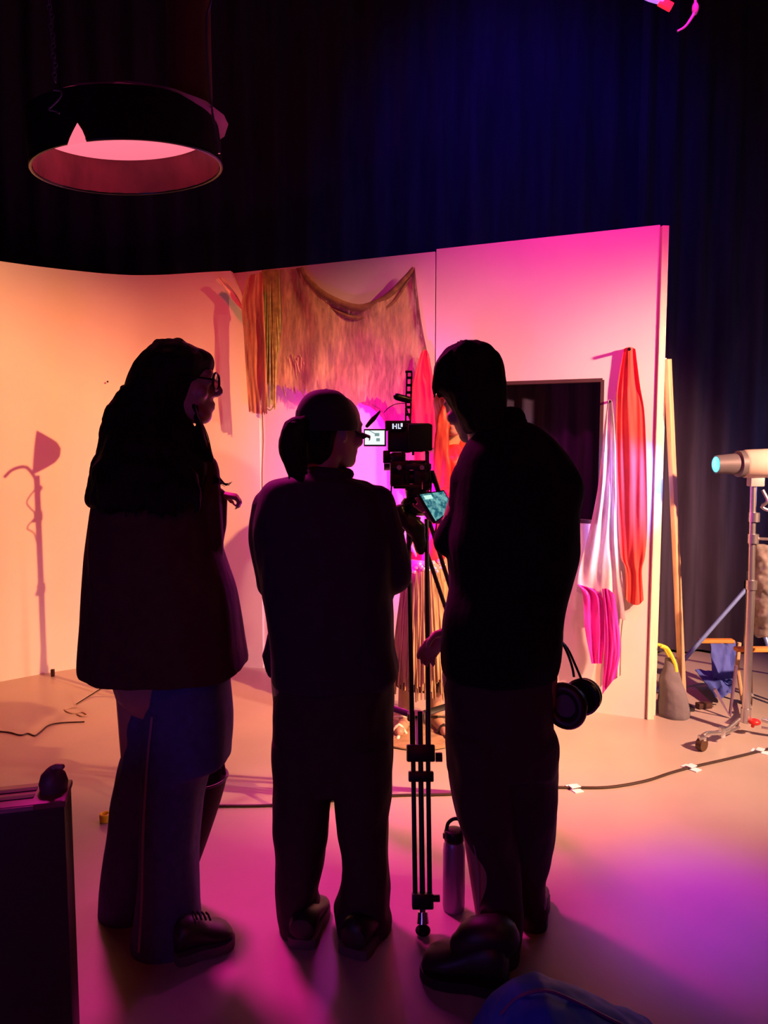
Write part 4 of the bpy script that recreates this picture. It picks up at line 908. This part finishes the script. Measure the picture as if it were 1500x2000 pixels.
# ------------------------------------------------------------------ profile spot on rolling stand at right
st_ = atz(1455, 1434, 0); sx, sy = st_.x, st_.y
rs_ = empty('rolling_stand', (sx, sy, 0), 'silver rolling lamp stand on casters carrying the blue-lensed spotlight at the right edge', 'lamp stand')
tz = at(1466, 948, sy).z
obj('column', (lambda bm: (cyl(bm, (sx-.0, sy, .09), (sx-.0, sy, .75), .019, 18), cyl(bm, (sx, sy, .7), (sx-.01, sy, tz), .015, 18), bm)[-1])(NB()), M_alu, rs_)
for yy in (1010, 1052, 1142): p = at(1466, yy, sy); obj('collar', cyl(NB(), (sx, sy, p.z-.022), (sx, sy, p.z+.022), .025, 18), M_alu, rs_)
bm = NB(); p = at(1466, 1052, sy); cyl(bm, (sx+.02, sy, p.z), (sx+.075, sy-.02, p.z), .007, 10); obj('locking_screw', bm, M_alu, rs_)
bm = NB(); ball(bm, (sx+.085, sy-.02, p.z-.004), .022, (1, 1, .7)); obj('knob', bm, mat('red_knob_plastic', (.8, .02, .02), .4), rs_, label='red knob')
hub = Vector((sx, sy, .10)); bm = NB(); cyl(bm, hub-Vector((0, 0, .04)), hub+Vector((0, 0, .03)), .024, 18); obj('hub', bm, M_alu, rs_)
bm = NB(); kp = at(1474, 1410, sy-.03); ball(bm, kp, .026, (1.1, 1, .6)); cyl(bm, kp, kp-Vector((0, -.02, .03)), .008, 10); obj('base_knob', bm, mat('red_knob_plastic', (0, 0, 0)), rs_, label='red knob')
for e in (atz(1370, 1466, 0), Vector((sx+.42, sy-.2, 0)), Vector((sx+.22, sy+.42, 0))):
    e = Vector((e.x, e.y, 0)); d = e-Vector((hub.x, hub.y, 0)); k1 = Vector((hub.x, hub.y, .075))+d*.15; k2 = e-d*.12+Vector((0, 0, .072))
    L0 = obj('leg', (lambda bm: (tube(bm, [k1+Vector((0, 0, .01)), k1.lerp(k2, .5)-Vector((0, 0, .02)), k2, e-d*.02+Vector((0, 0, .068))], .010, 10, 4), tube(bm, [k1-Vector((0, 0, .03)), k1.lerp(k2, .55)-Vector((0, 0, .035))], .007, 8), bm)[-1])(NB()), M_alu, rs_)
    bm = NB(); ax_ = Vector((d.y, -d.x, 0)).normalized(); cyl(bm, e+Vector((0, 0, .03))-ax_*.014, e+Vector((0, 0, .03))+ax_*.014, .029, 20); obj('caster', bm, mat('brown_rubber_wheel', (.07, .035, .015), .6), L0)
    bm = NB(); box(bm, e+Vector((0, 0, .06)), (.03, .03, .02), bev=.003); obj('caster_fork', bm, M_alu, L0)
    bm = NB(); c_ = k1.lerp(k2, .55)-Vector((0, 0, .02)); box(bm, c_, (.022, .03, .045), bev=.003); obj('leg_bracket', bm, M_alu, L0)
# spotlight
sp = empty('spotlight', (sx, sy, tz), 'pale metal profile spotlight with a glowing blue lens on the rolling stand', 'spotlight')
la = at(1398, 907, sy-.02); axs = (Vector((1.0, .05, .02))).normalized()
obj('snoot', lathe(NB(), la, [(.040, 0.004), (.042, .0), (.046, .05), (.050, .10), (.062, .105), (.062, .13)], 28, axs), mat('dull_grey_barrel', (.12, .11, .12), .5), sp)
obj('housing', lathe(NB(), la+axs*.13, [(.058, 0), (.066, .01), (.068, .12), (.075, .14), (.075, .34), (.06, .38)], 28, axs), mat('beige_enamel', (.62, .55, .45), .45), sp)
obj('lens', lathe(NB(), la-axs*.004, [(.032, 0), (.036, .003), (.036, .006), (.03, .009)], 28, axs), mat('glowing_blue_lens', (.1, .3, .4), .2, emit=(.10, .75, 1.0), estr=1.6), sp, label='glowing cyan lens')
bm = NB(); box(bm, Vector((sx, sy, tz+.02)), (.065, .05, .05), bev=.006); obj('yoke', bm, mat('grey_enamel', (.4, .38, .38), .5), sp)
bm = NB(); tube(bm, [(sx+.02, sy-.03, tz-.02), (sx+.04, sy-.04, tz-.07), (sx+.02, sy-.03, tz-.10), (sx+.06, sy-.04, tz-.12)], .008, 8, 3); obj('safety_cable', bm, M_alu, sp)
# hanging grey bag of clutter on the stand
bm = NB(); Yb = sy+.12
sloft(bm, [(1062, 1476, 1500, .02), (1080, 1474, 1530, .05), (1130, 1472, 1545, .07), (1200, 1474, 1545, .07), (1240, 1480, 1540, .05)], Yb, n=24)
tag(fuse('plastic_bag', bm, mat('smoky_plastic', (.22, .20, .18), .25, noise_amt=.4, scale=12), None, .007, 1, (.014, 18, 18, 4)), 'crumpled grey plastic bag hanging behind the rolling lamp stand', 'bag')
# second stand behind with splayed blue leg
s2 = Vector((at(1462, 1140, 4.25).x, 4.25, 0)); s2e = empty('lamp_stand', s2, 'blue-lit tripod stand with a long splayed leg behind the rolling stand', 'lamp stand')
zt = at(1458, 1145, 4.25).z
obj('pole', cyl(NB(), s2+Vector((0, 0, .25)), s2+Vector((0, 0, zt+.08)), .013, 12), M_alu, s2e)
obj('hub', cyl(NB(), s2+Vector((0, 0, zt-.03)), s2+Vector((0, 0, zt+.03)), .024, 14), M_plas, s2e)
Mb = mat('blue_lit_tube', (.22, .35, .75), .4, metal=.4)  # blue light on the legs is put into the tube colour
e1 = at(1338, 1288, 4.25); dd = e1-(s2+Vector((0, 0, zt)))
e1 = s2+Vector((0, 0, zt))+dd*(zt/(-dd.z))
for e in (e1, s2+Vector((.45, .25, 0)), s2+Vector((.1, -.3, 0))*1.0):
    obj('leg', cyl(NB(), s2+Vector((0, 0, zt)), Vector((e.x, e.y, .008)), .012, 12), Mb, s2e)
# folding director chair, mostly cut by the frame edge
cy_ = 4.02; ch = empty('folding_chair', (at(1450, 1400, cy_).x, cy_, 0), 'folding chair with orange wooden arms and blue seat cloth behind the rolling stand', 'chair')
Mo = mat('orange_varnished_wood', (.75, .30, .06), .45, noise_amt=.2, scale=5, stretch=(1, 8, 8)); Mbf = mat('blue_canvas', (.06, .10, .42), .8, noise_amt=.15, bump=.1)
a1 = at(1366, 1251, 4.30); a2 = at(1432, 1252, 4.30); obj('arm_rest', box(NB(), (a1+a2)/2, (a2.x-a1.x, .05, .018), bev=.004), Mo, ch)
a1 = at(1440, 1268, cy_-.1); obj('arm_rest', box(NB(), a1+Vector((.17, 0, 0)), (.36, .05, .02), bev=.004), Mo, ch)
def quadcloth(pts, th, m, name, par):
    bm = NB(); P = [[pts[0].lerp(pts[1], i/14).lerp(pts[3].lerp(pts[2], i/14), j/14)+Vector((0, .012*noise.noise(Vector((i*.4, j*.3, 2))), .02*noise.noise(Vector((i*.3, j*.3, 5))))) for j in range(15)] for i in range(15)]
    V = [[bm.verts.new(p) for p in r] for r in P]; W = [[bm.verts.new(p+Vector((0, th, th))) for p in r] for r in P]
    for i in range(14):
        for j in range(14): bm.faces.new((V[i][j], V[i+1][j], V[i+1][j+1], V[i][j+1])); bm.faces.new((W[i][j+1], W[i+1][j+1], W[i+1][j], W[i][j]))
    for i in range(14):
        for j in (0, 14): bm.faces.new((V[i][j], V[i+1][j], W[i+1][j], W[i][j])); bm.faces.new((V[j][i], V[j][i+1], W[j][i+1], W[j][i]))
    return obj(name, bm, m, par)
quadcloth([at(1388, 1258, 4.28), at(1438, 1256, 4.28), at(1432, 1330, 4.15), at(1392, 1326, 4.2)], .006, Mbf, 'seat_cloth', ch)
quadcloth([at(1358, 1310, 4.30), at(1432, 1318, 4.3), at(1430, 1356, 4.0), at(1398, 1362, 4.0)], .006, Mbf, 'seat_cloth', ch)
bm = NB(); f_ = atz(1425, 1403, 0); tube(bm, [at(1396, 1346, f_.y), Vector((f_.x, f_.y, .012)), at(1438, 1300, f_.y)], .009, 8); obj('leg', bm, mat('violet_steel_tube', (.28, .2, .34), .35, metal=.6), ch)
bm = NB(); f_ = atz(1450, 1372, 0); tube(bm, [at(1444, 1255, f_.y), at(1440, 1300, f_.y), Vector((f_.x, f_.y, .01))], .011, 8); obj('leg', bm, M_wood, ch)
bm = NB(); f_ = atz(1466, 1360, 0); cyl(bm, at(1464, 1250, f_.y), Vector((f_.x, f_.y, .0)), .011, 10); obj('leg', bm, M_wood, ch)
bm = NB(); f_ = atz(1540, 1380, 0); cyl(bm, at(1540, 1260, f_.y), Vector((f_.x, f_.y, .0)), .011, 10); obj('leg', bm, M_wood, ch)
# dark plug on the floor
pg = atz(1378, 1383, 0); plg = empty('cable_plug', pg, 'small dark brown plug lying on the floor right of the wooden brace', 'plug')
obj('plug_body', box(NB(), pg+Vector((-.01, 0, .016)), (.08, .04, .03), Matrix.Rotation(R(12), 3, 'Z'), .006), mat('dark_brown_plastic', (.05, .02, .015), .5), plg)
bm = NB(); cyl(bm, pg+Vector((.03, .008, .016)), pg+Vector((.06, .015, .012)), .006, 8); obj('plug_pin', bm, M_chrome, plg)

# ------------------------------------------------------------------ floor cables and bits
def floor_cable(name, pts, r, m, label, cat='cable'):
    P = [atz(x, y, 0)+Vector((0, 0, r)) for x, y in pts]
    return tag(obj(name, tube(NB(), P, r, 8, 6), m), label, cat)
M_cab = mat('black_cable', (.03, .015, .012), .5)
floor_cable('floor_cable', ((380, 1578), (430, 1577), (520, 1576), (620, 1569), (700, 1561), (780, 1556), (880, 1554), (960, 1548), (1060, 1541), (1120, 1541), (1190, 1540), (1260, 1528), (1310, 1512), (1350, 1501), (1420, 1485), (1485, 1469), (1560, 1450)), .006, M_cab, 'long black cable curving across the floor behind the three people')
for i, (x, y, lb) in enumerate(((1122, 1541, 'piece of white tape holding the floor cable, nearest the person in black'), (1350, 1501, 'middle piece of white tape holding the floor cable'), (1485, 1469, 'piece of white tape holding the floor cable at the right edge of the photo'))):
    p = atz(x, y, 0); bm = NB(); box(bm, (p.x, p.y, .0125), (.042, .030, .003), Matrix.Rotation(R(20+i*15), 3, 'Z')); box(bm, (p.x, p.y, .002), (.040, .075, .003), Matrix.Rotation(R(20+i*15), 3, 'Z'))
    tag(obj('tape_piece', bm, mat('white_cloth_tape', (.8, .8, .9), .5), smooth=False), lb, 'tape', 'white tape on the floor cable')
floor_cable('lamp_cable', ((-40, 1428), (0, 1430), (20, 1432), (40, 1437), (55, 1434), (68, 1438), (80, 1430), (95, 1418), (120, 1413), (165, 1411)), .0035, M_cab, 'thin wavy black cable on the floor at the left edge')
floor_cable('cable_coil', ((150, 1382), (133, 1384), (127, 1388), (140, 1394), (160, 1392), (170, 1398), (160, 1400), (150, 1396)), .0035, mat('pale_cable', (.4, .3, .25), .4), 'short loose pale cable coil at the foot of the lamp stand leg')
p = atz(206, 1604, 0); tr = empty('tape_roll', p, 'small yellow tape roll on the floor left of the blue jeans', 'tape roll')
obj('roll', lathe(NB(), p+Vector((.0, 0, .0)), [(.016, .0), (.021, .002), (.021, .030), (.016, .032), (.012, .030), (.012, .002)], 28, cap=False), mat('yellow_tape', (.9, .8, .02), .45), tr)
# water bottle between the tripod and the person in black
wb_ = atz(886, 1776, 0); wbt = empty('water_bottle', wb_, 'tall violet-lit metal water bottle with looped lid between tripod and person in black', 'bottle')
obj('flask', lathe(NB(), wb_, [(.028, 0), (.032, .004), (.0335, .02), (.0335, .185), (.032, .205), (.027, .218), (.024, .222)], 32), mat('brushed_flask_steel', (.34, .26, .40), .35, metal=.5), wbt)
bm = NB(); lathe(bm, wb_+Vector((0, 0, .218)), [(.029, 0), (.031, .004), (.031, .026), (.027, .032), (.014, .036)], 28); cyl(bm, wb_+Vector((-.034, 0, .232)), wb_+Vector((-.024, 0, .232)), .008, 12)
ld = obj('lid', bm, M_plas, wbt)
obj('carry_loop', tube(NB(), [wb_+Vector((x, 0, z)) for x, z in ((-.024, .248), (-.018, .272), (0, .285), (.020, .279), (.028, .250))], .0055, 10, 5), M_plas, ld)
# small dark clip at the wall foot
p = atz(106, 1319, 0); tag(obj('floor_clip', box(NB(), p+Vector((0, -.02, .022)), (.02, .02, .044), bev=.004), mat('dark_brown_plastic', (0, 0, 0))), 'tiny dark clip on the floor at the foot of the curved set wall', 'clip')

# ------------------------------------------------------------------ key lamp fixture right of the frame, barn doors added to cut its beam
kl = empty('studio_lamp', KEY, 'large studio lamp with added beam-cutting barn doors, high right of the set, outside the frame', 'lamp')
kd = (Vector((-1.15, 4.3, 0.95))-KEY).normalized()
obj('lamp_body', lathe(NB(), KEY-kd*.03, [(.15, 0), (.15, -.02), (.17, -.05), (.17, -.32), (.10, -.36)], 32, kd), M_plas, kl)
def azel(az, el, r): return KEY+Vector((math.cos(R(az))*math.cos(R(el)), math.sin(R(az))*math.cos(R(el)), math.sin(R(el))))*r
def door(a, b, c, d):
    bm = NB(); n = (Vector(b)-Vector(a)).cross(Vector(d)-Vector(a)).normalized()*.003
    obj('added_barn_door', rings(bm, [[Vector(p)+n for p in (a, b, c, d)], [Vector(p)-n for p in (a, b, c, d)]]), M_mblk, kl, smooth=False)
door(azel(152.5, 5, .5), azel(152.5, -75, .5), azel(200, -75, .2), azel(200, 25, .2))
door(azel(131.8, 5, .5), azel(134, -38, .5), azel(85, -50, .2), azel(85, 25, .2))
e1 = (Vector((1.6, 3.7, 2.35))-KEY).normalized()*.5; e2 = (Vector((-2.6, 4.5, 2.50))-KEY).normalized()*.5
door(KEY+e1, KEY+e2, azel(165, 50, .25), azel(110, 50, .25))
el_ = empty('studio_lamp', EDGE, 'second tungsten lamp on a stand right of the set end, outside the frame', 'lamp')
ed = (Vector((1.35, 3.55, 1.05))-EDGE).normalized()
obj('lamp_body', lathe(NB(), EDGE-ed*.03, [(.10, 0), (.10, -.02), (.12, -.04), (.12, -.22), (.07, -.25)], 32, ed), M_plas, el_)
obj('stand_pole', cyl(NB(), (EDGE.x-ed.x*.15, EDGE.y-ed.y*.15, 0.0), EDGE-ed*.15-Vector((0, 0, .1)), .016, 12), M_mblk, el_)
def azel2(az, el, r): return EDGE+Vector((math.cos(R(az))*math.cos(R(el)), math.sin(R(az))*math.cos(R(el)), math.sin(R(el))))*r
bm = NB(); q4 = [azel2(141, 25, .45), azel2(141, -24, .45), azel2(185, -24, .16), azel2(185, 30, .16)]; n_e = (q4[1]-q4[0]).cross(q4[3]-q4[0]).normalized()*.003
obj('added_barn_door', rings(bm, [[p+n_e for p in q4], [p-n_e for p in q4]]), M_mblk, el_, smooth=False)  # unseen doors added to trim the edge lamp beam
bm = NB(); q4 = [azel2(108, -3, .42), azel2(152, -1.5, .42), azel2(165, 45, .2), azel2(100, 45, .2)]; n_e = (q4[1]-q4[0]).cross(q4[3]-q4[0]).normalized()*.003
obj('added_barn_door', rings(bm, [[p+n_e for p in q4], [p-n_e for p in q4]]), M_mblk, el_, smooth=False)
bm = NB(); cyl(bm, KEY-kd*.2+Vector((0, 0, .17)), (KEY.x-kd.x*.2, KEY.y-kd.y*.2, 5.3), .02, 12); obj('hanging_pole', bm, M_mblk, kl)

# ------------------------------------------------------------------ equipment case, left foreground
Yk = 1.56; tr_ = at(126, 1563, Yk); zk = tr_.z
M_case = mat('maroon_laminate', (.035, .010, .016), .45, noise_amt=.1)
ec = empty('equipment_case', (tr_.x, tr_.y, 0), 'dark maroon equipment case with slotted top standing in the left foreground', 'case')
Rk = Matrix.Translation((tr_.x, tr_.y, 0)) @ Matrix.Rotation(R(15), 4, 'Z')
def kbox(bm, x0, x1, y0, y1, z0, z1, bev=.003):
    n0 = len(bm.verts); box(bm, ((x0+x1)/2, (y0+y1)/2, (z0+z1)/2), (x1-x0, y1-y0, z1-z0), bev=bev)
    bmesh.ops.transform(bm, matrix=Rk, verts=bm.verts[n0:] if n0 else bm.verts[:]); return bm
obj('case_body', kbox(NB(), -.6, 0, 0, .105, 0, zk-.014, .006), M_case, ec)
lid = obj('lid', kbox(NB(), -.603, .003, -.003, .108, zk-.014, zk, .004), mat('maroon_lid', (.20, .07, .07), .4), ec)
for y in (.028, .064): obj('slot', kbox(NB(), -.45, -.065, y, y+.018, zk, zk+.002, .0005), mat('slot_black', (.01, .006, .008), .6), lid)
obj('edge_trim', kbox(NB(), -.603, -.06, -.0055, -.0032, zk-.012, zk-.002, .0008), mat('trim_grey_plum', (.35, .18, .22), .35), lid)
kb = Rk@Vector((-.030, .062, zk)); bm = NB(); lathe(bm, kb, [(.028, 0), (.030, .016), (.025, .034), (.014, .046), (.006, .052)], 24); ho = obj('latch_knob', bm, mat('dark_plum_plastic', (.10, .03, .06), .5), ec)
bm = NB(); capsule(bm, [kb+Vector((-.005, 0, .046)), kb+Vector((.012, -.01, .056)), kb+Vector((.024, -.01, .055))], .006, 10); obj('latch_tip', bm, mat('dull_brass', (.35, .22, .16), .4), ho)

# blue duffel at the bottom right
Yd = 1.60; bm = NB()
p0 = at(960, 1995, Yd); zt = at(1060, 1925, Yd).z
rs = []
for v, xx, top in ((0, 930, 2040), (.05, 950, 2000), (.12, 975, 1965), (.2, 1010, 1932), (.32, 1060, 1920), (.45, 1110, 1938), (.62, 1170, 1968), (.8, 1230, 1998), (.95, 1290, 2030), (1.0, 1310, 2080)):
    a = at(xx, top, Yd); r = []
    for i in range(24):
        t = 2*PI*i/24; r.append(Vector((a.x, Yd-.03+.13*math.copysign(abs(math.cos(t))**.8, math.cos(t)), max(a.z, .05)*(.5+.5*math.copysign(abs(math.sin(t))**.8, math.sin(t)))+.002)))
    rs.append(r)
rings(bm, rs)
dg = empty('duffel_bag', (at(1120, 1950, Yd).x, Yd, 0), 'dark blue duffel bag at the bottom edge, in front of the black shoe', 'bag')
fuse('bag_body', bm, mat('royal_blue_nylon', (.02, .09, .7), .6, noise_amt=.2, bump=.1), dg, .006, 3, (.008, 12, 12, 5))
bm = NB(); tube(bm, [r[6]+Vector((0, 0, .003)) for r in rs[2:9]], .004, 6, 3); obj('zip', bm, mat('purple_piping', (.15, .03, .25), .5), dg)

# ------------------------------------------------------------------ overhead lantern, top left
Yl = 2.60; KL = Yl/3.55; lc = at(252, 330, Yl); RL = .410*KL
sl = empty('space_lantern', lc, 'large black-skirted round overhead lantern with a pink glowing diffuser, hanging top left', 'lantern')
tiltm = Matrix.Rotation(R(3.6), 4, 'X') @ Matrix.Rotation(R(-4.5), 4, 'Y')
def LP(r, a, z): return lc+(tiltm@Vector((r*math.cos(a), r*math.sin(a), z*KL)))
M_skirt = mat('black_lantern_cloth', (.012, .008, .012), .9, spec=.1)
M_lin = mat('dark_red_lantern_lining', (.20, .03, .05), .55, noise_amt=.45, scale=5, stretch=(1, 3, 1), bump=.3, bscale=8)
bm = NB(); n_ = 72
rs = [[LP(r_, 2*PI*i/n_, z_) for i in range(n_)] for r_, z_ in ((RL, 0), (RL*1.01, .10), (RL*1.0, .20), (RL*.99, .20), (RL*.985, .10), (RL*.985, 0))]
rings(bm, rs, close=True); obj('outer_skirt', bm, M_skirt, sl)
bm = NB(); rs = [[LP(r_*(1+.006*math.sin(i*1.7)), 2*PI*i/n_, z_) for i in range(n_)] for r_, z_ in ((RL*.975, .002), (RL*.96, .06), (RL*.955, .13), (RL*.95, .19), (RL*.94, .19), (RL*.95, .12), (RL*.955, .06), (RL*.97, .0))]
rings(bm, rs, close=True); obj('lining', bm, M_lin, sl)
bm = NB(); rs = [[LP(r_, 2*PI*i/n_, z_) for i in range(n_)] for r_, z_ in ((RL*.93, .150), (RL*.93, .157))]; rings(bm, rs)
obj('diffuser', bm, mat('pink_diffuser_glow', (.5, .2, .25), .6, emit=(1.0, .185, .26), estr=1.0), sl, label='pink glowing diffuser disc')
bm = NB(); tube(bm, [LP(RL*.99, 2*PI*i/n_, 0) for i in range(n_+1)], .006, 8); obj('rim_hoop', bm, M_mblk, sl)
# glowing triangular patch on the skirt, stands in for light through a gap
def onL(px, py):
    d = ray(px, py); o = Vector((0, 0, CAMZ)); c2 = Vector((lc.x, lc.y)); dx = Vector((d.x, d.y)); oc = Vector((0, 0))-c2
    A_ = dx.dot(dx); B_ = 2*oc.dot(dx); C_ = oc.dot(oc)-(RL*1.02)**2; q = B_*B_-4*A_*C_
    t = (-B_-math.sqrt(max(q, 0)))/(2*A_); return o+d*t
bm = NB(); tri = [onL(x, y) for x, y in ((151, 240), (159, 253), (164, 266), (167, 277), (150, 281), (131, 285), (136, 270), (143, 255))]
cen = (sum(tri, Vector())/len(tri)-Vector((lc.x, lc.y, 0))); cen.z = 0; cen.normalize()
rings(bm, [tri, [p-cen*.006 for p in tri]]); obj('gap_glow_patch', bm, mat('pink_diffuser_glow', (0, 0, 0)), sl, smooth=False, label='pink glowing patch for light through a gap')
# cloth hood rising to the suspension sleeve
nk = at(372, 205, Yl); bm = NB(); rs = []
for t in range(9):
    v = t/8; v2 = v**.7
    c = Vector((lc.x, lc.y, lc.z+.19*KL)).lerp(Vector((nk.x, nk.y, nk.z)), v); r0 = RL*(1-v)**1.3+.085*KL
    r0 = min(r0, RL*.93)
    rs.append([c+Vector((r0*math.cos(2*PI*i/48)*(1+.012*math.sin(i*1.9)), r0*math.sin(2*PI*i/48)*(1+.012*math.sin(i*1.9)), 0)) for i in range(48)])
rings(bm, rs); obj('hood', bm, mat('magenta_lit_hood', (.22, .05, .16), .75, noise_amt=.5, scale=6), sl)  # magenta light on the hood is put into its colour
bm = NB(); rs = []
for k in range(14):
    z = nk.z-.03+(5.28-nk.z)*k/13; rs.append([Vector((nk.x+.095*KL*math.cos(2*PI*i/24)*(1+.03*math.sin(i*2.3+k)), nk.y+.095*KL*math.sin(2*PI*i/24), z)) for i in range(24)])
rings(bm, rs); obj('suspension_sleeve', bm, mat('dark_brown_sleeve', (.10, .03, .02), .9), sl)
bm = NB(); tube(bm, [at(x, y, Yl-.1) for x, y in ((414, -20), (410, 10), (404, 35), (405, 120), (412, 200), (428, 300))], .004, 6, 4); obj('hoist_wire', bm, M_alu, sl)

# dangling chain
chn = empty('hanging_chain', at(100, 30, 2.2), 'thin twisted metal chain with an open hook hanging from above at the top left', 'chain')
bm = NB(); Q = [(97, -25+i*9.5) for i in range(20)]
for i, (x, y) in enumerate(Q):
    xx = 97+max(0, y)*.075+1.5*math.sin(i*1.3); p = at(xx, y, 2.2)
    torus(bm, p, .0070, .0018, Vector((1, 0, 0)) if i % 2 else Vector((.3, 1, 0)), 14, 6, (1.0, 1.0) if 0 else (1, 1))
obj('links', bm, mat('dull_violet_steel', (.10, .08, .22), .5, metal=.3), chn)
bm = NB(); tube(bm, [at(x, y, 2.2) for x, y in ((104, 176), (119, 178), (118, 190), (104, 205), (95, 214), (108, 217), (116, 222))], .0024, 8, 3); obj('hook', bm, mat('dull_violet_steel', (0, 0, 0)), chn)
bm = NB(); cyl(bm, at(97, -20, 2.2), Vector((at(97, -20, 2.2).x, 2.2, 5.3)), .003, 6); obj('chain_wire', bm, M_mblk, chn)

# fixture fragments at the top right
Yt = 3.3
tf = empty('hanging_lamp_cable', at(1357, 15, Yt), 'curved pale cable end with a bulbous plug dangling at the top right', 'cable')
bm = NB(); tube(bm, [at(x, y, Yt) for x, y in ((1323, 61), (1338, 52), (1350, 36), (1357, 20), (1358, -20), (1352, -80))], [.004, .005, .006, .007, .004, .004], 8, 4); obj('cable_tail', bm, mat('pale_violet_rubber', (.65, .5, .75), .4), tf)
bm = NB(); ball(bm, at(1358, 17, Yt), .017, (.8, .8, 1.5)); obj('plug', bm, mat('pale_violet_rubber', (0, 0, 0)), tf)
bm = NB(); p = at(1352, -80, Yt); cyl(bm, p, Vector((p.x, p.y, 5.3)), .004, 8); obj('drop_wire', bm, M_mblk, tf)
gf = empty('clamp_lamp', at(1285, 0, Yt), 'small overhead fixture with violet body and red filter tip, just inside the top edge', 'lamp')
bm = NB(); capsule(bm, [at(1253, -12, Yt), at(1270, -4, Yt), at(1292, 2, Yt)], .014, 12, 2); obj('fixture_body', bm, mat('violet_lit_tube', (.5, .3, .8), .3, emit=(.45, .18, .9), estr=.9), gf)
bm = NB(); beam(bm, at(1288, 2, Yt), at(1312, 15, Yt), .030, .022); obj('red_filter', bm, mat('red_filter_glow', (.8, .02, .05), .3, emit=(1, .02, .06), estr=.9), gf)
bm = NB(); p = at(1270, -8, Yt); cyl(bm, p, Vector((p.x, p.y, 5.3)), .01, 8); obj('hanging_rod', bm, M_mblk, gf)
